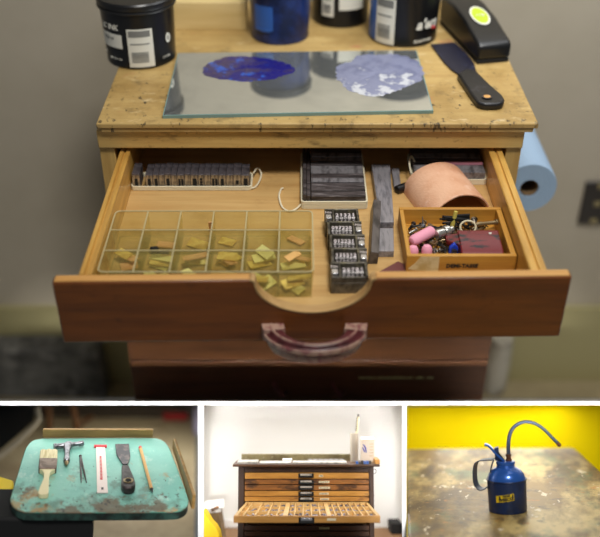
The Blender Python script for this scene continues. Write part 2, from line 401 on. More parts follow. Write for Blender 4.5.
zt = -.479; Yf = .965; YB = 1.365
cx0, cx1 = -.2377, .2624
cab = thing('wooden_cabinet', 'tall wooden drawer cabinet with pale pine top and mahogany drawer fronts, top drawer pulled open', 'cabinet', T, (.012, 1.15, -.926))
co = (.012, 1.15, -.926)
def cpart(name, mats, fn, parent=None, **k):
    m = MB(co); fn(m); return m.build(name, mats, parent or cab, **k)
cpart('top_board', 'top_wood', lambda m: (m.box(-.235, .275, .955, YB, zt-.0062, zt), m.box(-.231, .2705, .957, YB, zt-.0122, zt-.0064)), bevel=.0012)
cpart('front_rail', 'rail_wood', lambda m: m.box(cx0, cx1, .962, .984, -.5145, -.4914), bevel=.0012)
def sidep(x0, x1):
    return lambda m: m.prism([(Yf+.001, -.5148), (YB-.01, -.4914-.0005), (YB-.01, -.9597*(YB-.01)+.004), (Yf+.001, -.9597*(Yf+.001)+.004)], x0, x1, 'yz')
cpart('side_panel', 'post_wood', sidep(cx0, cx0+.018), bevel=.001)
cpart('side_panel', 'post_wood', sidep(cx1-.018, cx1), bevel=.001)
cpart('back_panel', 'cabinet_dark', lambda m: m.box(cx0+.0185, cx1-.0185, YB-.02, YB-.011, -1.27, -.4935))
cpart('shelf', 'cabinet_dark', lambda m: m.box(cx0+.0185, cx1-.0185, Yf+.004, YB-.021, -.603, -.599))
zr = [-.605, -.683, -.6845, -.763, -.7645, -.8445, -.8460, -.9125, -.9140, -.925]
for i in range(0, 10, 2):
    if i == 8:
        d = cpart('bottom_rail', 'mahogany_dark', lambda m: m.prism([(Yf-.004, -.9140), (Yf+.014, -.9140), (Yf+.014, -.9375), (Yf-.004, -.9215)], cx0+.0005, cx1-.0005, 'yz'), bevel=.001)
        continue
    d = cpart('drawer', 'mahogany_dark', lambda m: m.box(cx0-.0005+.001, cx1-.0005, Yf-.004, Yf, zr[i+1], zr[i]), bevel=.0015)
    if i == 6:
        for sx in (-.037, .045):
            cpart('handle_tip', 'handle_red', lambda m: m.tube([(sx, Yf-.004, -.886), (sx+.004, Yf-.016, -.889), (sx+.012, Yf-.02, -.896), (sx+.016, Yf-.005, -.905)], .003), d)
        def lab(m):
            x = .083
            random.seed(3)
            while x < .187:
                w = random.uniform(.0016, .0042); hgt = random.uniform(.0022, .0034)
                m.box(x, x+w, Yf-.0048, Yf-.0039, -.8785, -.8785+hgt); x += w+random.uniform(.0006, .0012)
                if random.random() < .13: x += .003
        m = MB(co); lab(m); l = m.build('drawer_lettering', 'pale_green', d, smooth=False)
        l['label'] = 'faded pale green lettering on dark drawer'
# open drawer
zb = -.560
dr = cpart('drawer', 'bottom_wood', lambda m: m.box(-.2012, .2237, .7165, 1.062, zb-.008, zb))
def groove_side(x0, x1):
    xm = (x0+x1)/2
    pts = [(x0, -.578), (x1, -.578), (x1, -.521), (x1-.001, -.52), (xm+.0016, -.52), (xm+.0006, -.5225), (xm-.0006, -.5225), (xm-.0016, -.52), (x0+.001, -.52), (x0, -.521)]
    return lambda m: m.prism(pts, .7165, 1.07, 'xz')
cpart('drawer_side', 'side_wood', groove_side(-.2140, -.2015), dr)
cpart('drawer_side', 'side_wood', groove_side(.2240, .2405), dr)
cpart('drawer_back', 'mahogany', lambda m: m.box(-.2012, .2237, 1.063, 1.07, -.578, -.528), dr)
fx0, fx1 = -.2372, .2624; ccx = .0125
def notch(r=.057, dep=.0405):
    p = [(ccx-r-.004, -.5205)]
    p += [(x, z) for x, z in arc(ccx, -.5225, r, dep-.002, PI, 2*PI, 24)]
    p += [(ccx+r+.004, -.5205)]
    return p
def front(m):
    pts = [(fx0, -.596), (fx0, -.5205)]+notch()+[(fx1, -.5205), (fx1, -.596)]
    n0 = len(m.v)
    m.prism(pts, .7035, .7155, 'xz')
fo = MB(co); front(fo)
ang = math.radians(1.15)
def shear_front(m):
    for v in m.v:
        v.y += (v.x+co[0]-fx0)*math.tan(ang)*1.0
shear_front(fo)
dr_y = math.tan(ang)
fr_ = fo.build('drawer_front', 'mahogany', dr, bevel=.0022, seg=3)
# paler worn top edge, either side of the notch, and the bare wood round the notch
for xa_, xb_ in ((fx0+.002, ccx-.0612), (ccx+.0612, fx1-.002)):
    e = MB(co); e.box(xa_, xb_, .7048, .7145, -.5208, -.5196); shear_front(e)
    eo = e.build('worn_edge', 'edge_wood', dr, bevel=.0005); eo['label'] = 'worn tan top edge of the drawer front'
e = MB(co); outer = notch(); inner = [(ccx+(x-ccx)*.975, z+.0012) for x, z in outer]
pts = outer+inner[::-1]; e.prism(pts, .7030, .7152, 'xz'); shear_front(e)
eo = e.build('notch_edge', 'cut_edge', dr); eo['label'] = 'pale worn edge of the finger notch'
# half-moon handle
hz = -.576; hy = .7085
def hring(m, rin, rout, z0, z1, ta=0, tb=1):
    n = 28; v = []; f = []
    for i in range(n+1):
        t = PI+PI*(ta+(tb-ta)*i/n); c, s_ = math.cos(t), math.sin(t)
        for r, z in ((rin, z0), (rout, z0), (rout, z1), (rin, z1)):
            v.append((ccx+.002+c*r*1.0, hy+s_*(.0275+(r-.032)*.50), z))
    for i in range(n):
        for k in range(4): f.append((4*i+k, 4*i+(k+1) % 4, 4*i+4+(k+1) % 4, 4*i+4+k))
    f += [(3, 2, 1, 0), tuple(4*n+k for k in range(4))]; m.add(v, f)
m = MB(co); hring(m, .031, .051, hz-.012, hz-.002); hring(m, .033, .047, hz-.004, hz+.0012)
m.build('handle', 'handle_red', dr, bevel=.002, seg=3)
m = MB(co); hring(m, .0487, .0525, hz-.0085, hz-.003); hring(m, .042, .0445, hz, hz+.0028)
o_ = m.build('handle_rim', 'handle_rim', dr, bevel=.0012); o_['label'] = 'worn cream and pink ridges of the handle'
m = MB(co); hring(m, .044, .0475, hz-.0205, hz-.0125); m.build('handle_lip', 'handle_rim', dr, bevel=.001)
for ta_, tb_ in ((0, .10), (.90, 1)):
    m = MB(co); hring(m, .0305, .0525, hz-.0118, hz+.0022, ta_, tb_); q_ = m.build('handle_end', 'handle_rim', dr, bevel=.0015); q_['label'] = 'worn cream end of the handle'
# towel holder arm, fixed to the cabinet
cpart('towel_holder', 'bright_white', lambda m: m.box(.2626, .2665, 1.030, 1.046, -.645, -.592), bevel=.002)

# --- blue paper towel roll
rc = Vector((.304, 1.05, -.621)); rl = MB((rc.x, rc.y, rc.z-.036))
roll = thing('paper_towel_roll', 'roll of blue paper towel hanging on the right side of the cabinet', 'paper towel', T, (rc.x, rc.y, rc.z-.036))
def ringcyl(m, c, ro, ri, L, n=40):
    m.lathe([(ri, 0), (ro-.001, 0), (ro, .002), (ro, L-.002), (ro-.001, L), (ri, L), (ri, 0)], c, n, (0, 1, 0))
    m.f = [f for f in m.f if len(f) == 4]; m.mi = [0]*len(m.f)
m = MB((rc.x, rc.y, rc.z-.036)); ringcyl(m, rc, .0365, .0125, .27); m.build('paper', 'towel', roll)
m = MB((rc.x, rc.y, rc.z-.036)); ringcyl(m, rc+Vector((0, .001, 0)), .0124, .011, .268); m.build('core', 'card', roll)

# --- wall outlet
oc = T.y(592, 202, YW-.001)
ou = thing('wall_outlet', 'dark outlet plate on the grey wall right of the cabinet', 'outlet', T, oc)
m = MB(oc); m.box(oc.x-.020, oc.x+.045, oc.y-.006, oc.y, oc.z-.044, oc.z+.044); m.build('plate', 'outlet', ou, bevel=.003)
for dz in (-.036, .036, 0):
    m = MB(oc); m.box(oc.x+.002, oc.x+.014, oc.y-.008, oc.y-.006, oc.z+dz-.005, oc.z+dz+.005); m.build('screw', 'screw', ou, bevel=.001)

# --- grey cloth covered box and pale roll on the floor
m = MB((-.5, 1.365, ZF)); pts = [(-.75, ZF), (-.383, ZF), (-.384, -1.158), (-.395, -1.1515), (-.5, -1.148), (-.62, -1.150), (-.75, -1.149)]
m.prism(pts, 1.336, 1.386, 'xz'); solo(m, 'cloth_bundle', 'grey_cloth', T, 'dark grey cloth bundle on the floor left of the cabinet', 'cloth', bevel=.008, seg=3)
m = MB((.39, 1.362, ZF)); m.lathe([(.020, 0), (.023, .01), (.024, .07), (.022, .138), (.018, .142)], (.39, 1.362, ZF), 24)
solo(m, 'paper_roll', 'pale_bag', T, 'pale roll standing on the floor right of the cabinet', 'roll')

# --- wooden block at the back of the top
m = MB((-.13, 1.27, zt)); m.box(-.18, -.0745, 1.246, 1.31, zt, -.4395)
solo(m, 'wooden_block', 'block_wood', T, 'pale wooden block behind the ink cans on the cabinet top', 'block', bevel=.001)

# --- ink cans
def wrap(r, th0, z, c=(0, 0, 0)):
    return lambda x, y, h: (c[0]+(r+h)*math.sin(th0+x/r), c[1]-(r+h)*math.cos(th0+x/r), c[2]+z+y)
def can_body(m, r0, r1, h, c=(0, 0, 0)):
    m.lathe([(r0-.003, 0), (r0-.0005, .0005), (r0, .0025), (r0-.0005, .005), (r1, h), (r1-.002, h)], c, 48)
def barcode(root, r, ta, tb, za, zb_, rot=False):
    m = MB(); m.patch((0, 0, 0), r, ta, tb, za, zb_, .0004); l = m.build('label', 'paper', root)
    l['label'] = 'white barcode label'
    m = MB(); random.seed(5); z = za+(zb_-za)*.13
    while z < za+(zb_-za)*.42:
        w = random.choice((.0006, .001, .0015)); m.patch((0, 0, 0), r+.0004, ta+(tb-ta)*.12, ta+(tb-ta)*.78, z, z+w, .0003); z += w+random.choice((.0007, .0011))
    m.patch((0, 0, 0), r+.0004, ta+(tb-ta)*.1, ta+(tb-ta)*.85, za+(zb_-za)*.60, za+(zb_-za)*.63, .0003)
    m.patch((0, 0, 0), r+.0004, ta+(tb-ta)*.06, ta+(tb-ta)*.9, za+(zb_-za)*.80, za+(zb_-za)*.96, .0003)
    m.build('barcode', 'grey_print', l)

LC = (-.2095, 1.153, zt)
c = thing('ink_can', 'black ink can with white barcode label at the left corner of the cabinet top', 'can', T, LC, 0, 'ink cans on the cabinet top')
m = MB(); can_body(m, .0452, .0476, .078); m.build('can_body', 'black_can', c)
m = MB(); m.lathe([(.0476, .0725), (.0502, .0730), (.0508, .0745), (.0502, .076), (.0492, .0765), (.0505, .0785), (.0505, .084), (.049, .086), (.044, .0862), (.0435, .084)], n=48); m.build('lid', 'black', c)
barcode(c, .0465, -.18, .52, .004, .054)
m = MB(); m.patch((0, 0, 0), .0466, -1.12, -.34, .0275, .0455, .0004); l = m.build('label', 'paper', c, bevel=.0003); l['label'] = 'white rounded label panel'
m = MB(); m.text('P60', .006, wrap(.0471, -.85, .040)); m.text('mail', .0038, wrap(.0471, -.66, .040)); m.build('lettering', 'grey_print', l, smooth=False)
m = MB(); m.text('IC INK', .0098, wrap(.0474, -.72, .0545), bold=.0002, shear=.2)
m.text('0', .017, wrap(.047, 1.02, .035), bold=.0005); m.text('NET WT 1 LB', .0034, wrap(.0464, -.62, .0125)); m.text('oz', .006, wrap(.0464, -1.05, .019))
m.text('8 FL OZ', .0034, wrap(.0464, .92, .012)); m.build('lettering', 'paper', c, smooth=False)

BC = (-.0275, 1.229, zt)
c = thing('ink_can', 'dark blue ink can standing behind the mirror', 'can', T, BC, 0, 'ink cans on the cabinet top')
m = MB(); can_body(m, .0400, .0420, .078); m.build('can_body', 'blue_can', c)
m = MB(); m.lathe([(.0425, .074), (.0442, .0745), (.0442, .084), (.042, .086), (.038, .086)], n=48); m.build('lid', 'black', c)
m = MB(); m.patch((0, 0, 0), .0405, -.95, -.22, .020, .07, .0006); m.patch((0, 0, 0), .0412, -.9, -.3, .018, .022, .0006); l = m.build('label', 'blue_lab', c)
DC = (.0585, 1.293, zt)
c = thing('ink_can', 'black ink can at the back between the blue can and the barcode can', 'can', T, DC, 0, 'ink cans on the cabinet top')
m = MB(); can_body(m, .0405, .0425, .078); m.build('can_body', 'black_can', c)
m = MB(); m.lathe([(.043, .074), (.0447, .0745), (.0447, .084), (.042, .086), (.038, .086)], n=48); m.build('lid', 'black', c)
barcode(c, .0412, -.72, -.28, .016, .055)
m = MB(); m.patch((0, 0, 0), .0414, -.1, .8, .026, .06, .0004); l = m.build('label', 'paper', c, bevel=.0003)
RC = (.1432, 1.227, zt)
c = thing('ink_can', 'black ink can with blue and white side label, left of the black stapler', 'can', T, RC, 0, 'ink cans on the cabinet top')
m = MB(); can_body(m, .0462, .0485, .078); m.build('can_body', 'black_can', c)
m = MB(); m.lathe([(.049, .074), (.0507, .0745), (.0507, .084), (.048, .086), (.044, .086)], n=48); m.build('lid', 'black', c)
m = MB(); m.patch((0, 0, 0), .0475, -1.5, -1.0, .004, .066, .0004); m.build('blue_band', 'blue_lab', c)
barcode(c, .0476, -1.0, -.36, .003, .066)
m = MB(); m.text("a'ers", .019, wrap(.0478, .62, .031), bold=.0006, shear=.3); m.text('QUALITY INK', .0046, wrap(.0472, .5, .0085), bold=.0001); m.build('lettering', 'paper', c, smooth=False)
m = MB(); m.ball((.0478*math.sin(.86), -.0478*math.cos(.86), .0235), (.0035, .0025, .0025)); m.build('red_mark', 'red_print', c)

# --- stapler
p0 = T.z(476.5, 65, zt); p1 = T.z(447, 33, zt); ax = (p1-p0).normalized(); rz = math.atan2(ax.y, ax.x)-PI/2
st = thing('stapler', 'black stapler with a lime sticker at the back right corner of the cabinet top', 'stapler', T, p0, rz)
prof = [(0, .006), (-.001, .024), (.006, .029), (.03, .034), (.06, .041), (.10, .045), (.145, .043), (.152, .036), (.152, .006)]
m = MB(); m.prism(prof, 0, .0455, 'yz'); m.build('body', 'black', st, bevel=.004, seg=3)
m = MB(); m.box(.001, .0445, .001, .15, 0, .0058); m.build('base', 'black_matte', st, bevel=.001)
def stk(m, s_, h):
    q = Vector((.0235, .062, .0424)); n_ = Vector((0, -.2, 1)).normalized(); e2 = Vector((0, 1, .2)).normalized(); ps = []
    for hh in (h, h+.0008):
        ps.append([q+n_*hh+Vector((1, 0, 0))*(.0122*s_*math.cos(2*PI*k/28))+e2*(.0225*s_*math.sin(2*PI*k/28)) for k in range(28)])
    m.hull(ps[0], ps[1])
m = MB(); stk(m, 1, -.0010); l = m.build('sticker', 'paper', st); l['label'] = 'oval lime green sticker with white edge'
m = MB(); stk(m, .84, -.0005); m.build('sticker_face', 'green_lab', l)
m = MB(); q = Vector((.0235, .062, .0424)); e2 = Vector((0, .98, .196))
m.text('~o', .011, lambda x, y, h: q+Vector((x, 0, 0))+e2*y+Vector((0, 0, .0006+h))); m.build('sticker_print', 'paper', l, smooth=False)

# --- putty knife on the top
base = T.z(466, 78, zt); kn = thing('putty_knife', 'black inky putty knife lying on the cabinet top right of the mirror', 'putty knife', T, base)
bl = T.xy([(430.4, 46), (455, 44), (466, 55), (474, 65), (476, 73), (470, 80), (460, 77), (451, 71), (444, 64)], zt)
hd = T.xy([(476, 72), (490, 86), (502, 96.5), (504.5, 101), (503, 104.5), (497, 106), (484, 106), (477, 104), (471, 96), (457, 75), (466, 70)], zt+.006)
m = MB(base); m.prism(bl, zt+.001, zt+.003); m.build('blade', 'knife_navy', kn, bevel=.0005)
m = MB(base); m.prism(hd, zt, zt+.009); m.build('handle', 'knife_black', kn, bevel=.003, seg=3)
hc = T.z(487, 97, zt+.0095); m = MB(base); m.lathe([(.0035, -.0012), (.0062, 0), (.0062, .0008), (.0035, .0008)], hc, 20); m.cur = 0
m.build('hang_hole', 'steel_dark', kn)
m = MB(base); m.lathe([(.0042, -.0004), (.0042, .0011), (.004, .0012)], hc, 20); m.build('hole_floor', 'edge_wood', kn)

# --- mirror slab with ink
mp = T.xy([(178, 53.0), (416.5, 50), (433.5, 110.5), (162.5, 115.5)], zt+.004)
mbase = (.0, 1.08, zt); mi = thing('ink_mirror', 'flat mirror slab lying on the cabinet top with two smears of ink', 'mirror', T, mbase)
m = MB(mbase); m.prism(mp, zt, zt+.0039); m.build('glass_edge', 'mirror_edge', mi)
def inset(ps, d):
    cx = sum(p[0] for p in ps)/len(ps); cy = sum(p[1] for p in ps)/len(ps)
    return [(x-math.copysign(d, x-cx), y-math.copysign(d, y-cy)) for x, y in ps]
m = MB(mbase); m.prism(inset(mp, .0012), zt+.0036, zt+.0042); m.build('mirror_face', 'mirror', mi, smooth=False)
def smear(cx, cy, rx, ry, z, seed, h, jag, mtl, name, label):
    random.seed(seed); n = 72; rings = 7; ph = [random.uniform(0, 6.28) for _ in range(9)]
    c0 = T.z(cx, cy, z); vs = [Vector((c0.x, c0.y, z+h))]; fs = []
    for i in range(1, rings+1):
        for k in range(n):
            t = 2*PI*k/n; w = 1+sum(jag*math.sin((j+2)*t+ph[j])/(j+1.5) for j in range(9))+jag*.5*random.uniform(-1, 1)*(i/rings)
            q = T.z(cx+rx*w*i/rings*math.cos(t), cy+ry*w*i/rings*math.sin(t), z)
            hh = h*(1-(i/rings)**3)*random.uniform(.6, 1.2) if i < rings else 0
            vs.append(Vector((q.x, q.y, z+hh)))
    for k in range(n): fs.append((0, 1+k, 1+(k+1) % n))
    for i in range(rings-1):
        for k in range(n): fs.append((1+i*n+k, 1+(i+1)*n+k, 1+(i+1)*n+(k+1) % n, 1+i*n+(k+1) % n))
    m = MB((c0.x, c0.y, z)); m.add(vs, fs); m.v = m.v
    o = m.build(name, mtl, None, angle=3); o.matrix_world = T.M @ Matrix.Translation(m.o); tag(o, label, 'ink', 'ink smears on the mirror'); return o
smear(247, 69, 43, 13, zt+.0043, 4, .0015, .08, 'ink_blue', 'ink_smear', 'dark blue ink smear on the left of the mirror')
smear(379, 74, 43, 21, zt+.0043, 9, .0022, .08, 'ink_lilac', 'ink_smear', 'pale lilac ink smear on the right of the mirror')

# ---------------------------------------------------------------- drawer contents
# compartment box
zr_ = -.528
bx = (-.2000, .0140); by = (.7305, .8445)
pb = thing('compartment_box', 'yellowed clear plastic box with eighteen compartments on the left of the open drawer', 'box', T, (-.093, .79, zb))
po = (-.093, .79, zb)
m = MB(po); m.box(bx[0]+.002, bx[1]-.002, by[0]+.002, by[1]-.002, zb, zb+.0014); m.build('base', 'plastic', pb)
m = MB(po); w = .0014
rr = .006
def rrect(x0, x1, y0, y1, r, n=5):
    return arc(x1-r, y1-r, r, r, 0, PI/2, n)+arc(x0+r, y1-r, r, r, PI/2, PI, n)+arc(x0+r, y0+r, r, r, PI, 1.5*PI, n)+arc(x1-r, y0+r, r, r, 1.5*PI, 2*PI, n)
def wallring(m, o0, o1, i0, i1, z0, z1):
    n = len(o0); v = [(x, y, z0) for x, y in o0]+[(x, y, z1) for x, y in o1]+[(x, y, z1) for x, y in i1]+[(x, y, z0) for x, y in i0]
    f = []
    for k in range(n):
        j = (k+1) % n
        for a_ in range(4): b_ = (a_+1) % 4; f.append((a_*n+k, a_*n+j, b_*n+j, b_*n+k))
    m.add(v, f)
wallring(m, rrect(bx[0]+.002, bx[1]-.002, by[0]+.002, by[1]-.002, rr), rrect(*bx, *by, rr), rrect(bx[0]+.003, bx[1]-.003, by[0]+.003, by[1]-.003, rr-.001), rrect(bx[0]+w, bx[1]-w, by[0]+w, by[1]-w, rr-.001), zb+.001, zr_)
m.build('outer_wall', 'plastic', pb)
cw = (bx[1]-bx[0])/6; rh = (by[1]-by[0])/3
for i in range(1, 6):
    x = bx[0]+cw*i; m = MB(po); m.box(x-.0007, x+.0007, by[0]+.003, by[1]-.003, zb+.0015, zr_); m.build('partition', 'plastic', pb)
for j in range(1, 3):
    y = by[0]+rh*j; m = MB(po); m.box(bx[0]+.003, bx[1]-.003, y-.0007, y+.0007, zb+.0015, zr_-.0001); m.build('partition', 'plastic', pb)
m = MB(po)
wallring(m, rrect(*bx, *by, rr), rrect(*bx, *by, rr), rrect(bx[0]+w, bx[1]-w, by[0]+w, by[1]-w, rr-.001), rrect(bx[0]+w, bx[1]-w, by[0]+w, by[1]-w, rr-.001), zr_+.0001, zr_+.0008)
for i in range(1, 6): x = bx[0]+cw*i; m.box(x-.0007, x+.0007, by[0]+.0015, by[1]-.0015, zr_+.0001, zr_+.0007)
for j in range(1, 3): y = by[0]+rh*j; m.box(bx[0]+.0015, bx[1]-.0015, y-.0007, y+.0007, zr_+.0001, zr_+.0007)
m.build('rim', 'plastic_rim', pb)
# metal spacers in the cells
random.seed(21)
places = ['front', 'middle', 'back']
cols = ['first', 'second', 'third', 'fourth', 'fifth', 'sixth']
for j in range(3):
    for i in range(6):
        n = 3 if j < 2 else 1
        if (i, j) in ((0, 2), (4, 2)): n = 0
        if (i, j) == (0, 0): n = 2
        for k in range(n):
            kind = random.choice(['brass', 'brass_pale', 'copper'] if j == 1 else (['brass_pale', 'brass_pale', 'brass'] if j == 0 else ['copper', 'brass']))
            L = random.uniform(.018, .027); W = random.uniform(.007, .014)
            cx = bx[0]+cw*(i+.5)+random.uniform(-.004, .004); cy = by[0]+rh*(j+.5)+random.uniform(-.006, .006)
            tl = random.uniform(-.35, .35); tz = random.uniform(-.9, .9); zc = zb+.003+k*.0042+abs(math.sin(tl))*W*.5
            m = MB((cx, cy, zc)); m.obox((cx, cy, zc), (L, W, .0012), (tl, random.uniform(-.05, .05), tz))
            solo(m, 'metal_spacer', kind, T, '%s spacer strip in the %s row, %s compartment from left, of the plastic box' % ({'brass': 'brass', 'brass_pale': 'pale brass', 'copper': 'copper'}[kind], places[j], cols[i]), 'spacer', 'spacer strips in the plastic box', smooth=False)
m = MB((-.150, .80, zb)); 
sp = Vector((bx[0]+cw*1.5, by[0]+rh*1.42, zb+.019))
m = MB(sp); m.obox(sp, (.020, .004, .002), (0, .12, .15)); m.obox(sp+Vector((-.005, .002, .003)), (.008, .004, .004), (0, .3, .6)); solo(m, 'metal_scrap', 'black_matte', T, 'black metal scrap in the middle row of the plastic box', 'scrap', smooth=False)
sp = Vector((bx[0]+cw*2.88, by[1]-.008, zb+.017)); m = MB(sp); m.obox(sp, (.004, .0012, .014), (.2, 0, 0)); solo(m, 'copper_tab', 'copper', T, 'small copper tab standing in the back row of the plastic box', 'tab', smooth=False)

# tied row of type blocks
zy = -.543
def type_block(w, slots, mtl):
    o = MB(); o.box(0, w-.0003, 0, .027, 0, .019+random.uniform(0, .0012))
    b = o.build('type_block', ['type_top'], None, bevel=.0004)
    s_ = MB(); s_.box(.0003, w-.0006, -.0006, .0003, .0006, .0182)
    f = s_.build('front_face', 'type_side', b); f['label'] = 'brownish front face'
    if slots:
        d = MB()
        for (x, z, ww, h) in slots: d.box(w*x-ww/2, w*x+ww/2, -.0009, -.0005, z-h/2, z+h/2)
        d.build('slot', 'black_matte', f, smooth=False)
    return b
S1 = lambda w: [(.5, .009, .0036, .010)]
S2 = lambda w: [(.3, .009, .0026, .010), (.72, .009, .0026, .010)]
S3 = lambda w: [(.5, .005, .003, .003), (.5, .009, .003, .003), (.5, .013, .003, .003)]
kinds = [(.0115, S1(0)), None, (.0105, S1(0)), (.0085, S1(0)), (.008, None), (.0095, S1(0)), (.0085, None), (.0105, S2(0)), (.0085, None), (.011, [(.55, .009, .0048, .011)]), (.0085, S3(0)), (.0095, None), (.011, S2(0)), (.011, S1(0)), (.010, None), (.0115, [(.5, .009, .003, .005)]), (.0115, [(.55, .009, .0046, .011)])]
x = -.1990; n_ = 0
ordn = ['first', 'second', 'third', 'fourth', 'fifth', 'sixth', 'seventh', 'eighth', 'ninth', 'tenth', 'eleventh', 'twelfth', 'thirteenth', 'fourteenth', 'fifteenth', 'sixteenth', 'seventeenth']
for kd in kinds:
    if kd is None: x += .0065; continue
    w, sl = kd; w *= .83
    dsc = 'plain' if not sl else ('two slotted' if len(sl) == 2 else ('three dotted' if len(sl) == 3 else 'single slotted'))
    b = type_block(w, sl, None); put(b, T, (x, .9445+random.uniform(0, .0012), zb+.0005))
    tag(b, '%s grey metal type block, %s from left in the tied row' % (dsc, ordn[n_]), 'type block', 'type blocks in the tied row'); n_ += 1; x += w
xe = x
def cord_loop(x0, x1, y0, y1, z, r=.0011, rc_=.004, n=3):
    p = rrect(x0, x1, y0, y1, rc_, 4)
    m = MB(((x0+x1)/2, (y0+y1)/2, z))
    for k in range(n): m.tube([(a_, b_, z+k*r*1.7) for a_, b_ in p], r, 6, True)
    return m
m = cord_loop(-.2000, xe+.002, .9420, .9745, zb+.0012)
pth = smoothpath([(xe-.004, .942, zb+.002), (xe+.006, .946, zb+.002), (xe+.011, .958, zb+.003), (xe+.013, .975, zb+.004), (xe+.008, .985, zb+.006), (xe+.004, .97, zb+.008)])
m.tube(pth, .0011, 6)
solo(m, 'page_cord', 'cord', T, 'cream cord tied around the row of type blocks at the back left of the drawer', 'cord', 'page cords')

# tied form of slugs
sx0, sx1 = .0035, .0755; y = .902
for i in range(2):
    m = MB((sx0+.004*i, .95, zb)); m.box(sx0+.0045*i, sx0+.0045*i+.0040, .902, 1.02, zb, zy+.0012*(1-i)); solo(m, 'lead_slug', 'slug', T, ['outermost', 'inner'][i]+' upright dark slug along the left side of the tied form', 'slug', 'slugs in the tied form', bevel=.0003)
for i in range(11):
    d = random.choice((.0085, .0105, .0125)); hh = random.uniform(-.0012, .0012)
    mm = 'slug_grey' if i in (3, 5, 6, 8, 9) else 'slug'
    m = MB(((sx0+sx1)/2, y, zb)); m.box(sx0+.0095, sx1, y, y+d-.0004, zb, zy+hh)
    solo(m, 'lead_slug', mm, T, 'dark lead slug lying crosswise, %s from the front of the tied form' % ordn[i], 'slug', 'slugs in the tied form', bevel=.0004); y += d
m = cord_loop(sx0-.0015, sx1+.0015, .9005, y+.002, zb+.0012, .0012, .003, 5)
m.tube(smoothpath([(sx0-.001, .907, zb+.004), (sx0-.008, .897, zb+.002), (sx0-.016, .893, zb+.0015), (sx0-.024, .902, zb+.0015), (sx0-.028, .925, zb+.0015), (sx0-.026, .942, zb+.0015), (sx0-.023, .944, zb+.002)]), .0011, 6)
solo(m, 'page_cord', 'cord', T, 'cream cord with a loose curled end around the form of dark slugs', 'cord', 'page cords')

# steel strips
def pxbox(name, mtl, pts, z0, z1, label, cat, group=None, bev=.0005):
    p = T.xy(pts, z1); c = (sum(q[0] for q in p)/len(p), sum(q[1] for q in p)/len(p), z0)
    m = MB(c); m.prism(p, z0, z1); return solo(m, name, mtl, T, label, cat, group, bevel=bev)
pxbox('metal_strip', 'lead', [(371.5, 164), (390, 164), (394, 222), (380, 222)], zb, zb+.012, 'long grey metal strip standing right of the tied slugs', 'metal strip', 'metal strips right of the slugs')
pxbox('metal_strip', 'lead', [(380, 228), (393.5, 228), (394, 251), (378.5, 251)], zb, zb+.008, 'short grey metal strip below the long one', 'metal strip', 'metal strips right of the slugs')
pxbox('metal_strip', 'lead', [(391.5, 168), (399, 168), (401, 186), (394, 186)], zb, zb+.006, 'small grey metal strip right of the long one', 'metal strip', 'metal strips right of the slugs')
p = T.z(372, 254, zb); q = T.z(373, 180, zb)
m = MB(p); w_ = .0035
m.hull([(p.x-.006, .79, zb), (p.x+.0045, .79, zb), (p.x+.0055, .79, zb+.0145), (p.x-.003, .79, zb+.0165)], [(q.x-.0075, .895, zb), (q.x+.003, .895, zb), (q.x+.004, .895, zb+.0145), (q.x-.0045, .895, zb+.0165)])
m.v = [Vector(v) for v in m.v]
solo(m, 'metal_strip', 'lead_dark', T, 'dark worn metal strip leaning right of the numbering machines', 'metal strip', 'metal strips right of the slugs', bevel=.0006)

# numbering machines
def numbering_machine(flip, digits):
    r = bpy.data.objects.new('numbering_machine', None); COL.objects.link(r)
    W, D, H = .0375, .0250, .0215; s_ = -1 if flip else 1
    m = MB()
    X = lambda a, b: (min(a*s_, b*s_), max(a*s_, b*s_))
    m.box(-W/2, W/2, 0, D, 0, H*.62)
    m.box(*X(-W/2, -W/2+.0028), 0, D, H*.62, H); m.box(*X(.0085, .0105), 0, D, H*.62, H)
    m.box(-W/2, W/2, D-.0022, D, H*.62, H); m.box(-W/2, W/2, 0, .0018, H*.62, H*.94)
    m.box(*X(.0105, W/2), .0018, D-.0022, H*.62, H*.8)
    m.build('body', 'machine', r, bevel=.0006)
    n = len(digits); x0 = -W/2+.0042; x1 = .0075; st_ = (x1-x0)/n
    for k, dg in enumerate(digits):
        xc = (x0+st_*(k+.5))*s_; wm = MB(); wm.cyl((xc-st_*.42, .0125, H-.0072), (xc+st_*.42, .0125, H-.0072), .0078, n=20)
        wl = wm.build('number_wheel', 'wheel', r)
        dm = MB(); rr_ = .0080
        for a0, ch in ((.0, dg), (.95, str((int(dg)+3) % 10))):
            def fn(x, y, h, a0=a0):
                a_ = PI/2+.30+a0-y/rr_*-1*-1
                return (xc+x, .0125+(rr_+h)*math.cos(a_), H-.0072+(rr_+h)*math.sin(a_))
            dm.text(ch, .0062, fn, th=.0007, bold=.00022)
        dm.build('digit', 'digit', wl, smooth=False)
    pm = MB(); pm.box(*X(.0115, W/2-.0008), .0048, .0125, H*.8, H*1.02); pm.build('plunger', 'plunger', r, bevel=.0006)
    pm = MB(); pm.box(*X(.0115, W/2-.0008), .0142, .0205, H*.8, H*.98); q_ = pm.build('index_block', 'machine', r, bevel=.0004)
    pm = MB(); xm = (.0115+W/2-.0008)/2*s_; pm.text('No', .0058, lambda x, y, h: (xm+x, .0174+y, H*.98+h), th=.0004, bold=.0001); pm.build('digit', 'digit', q_, smooth=False)
    return r
y = .7385
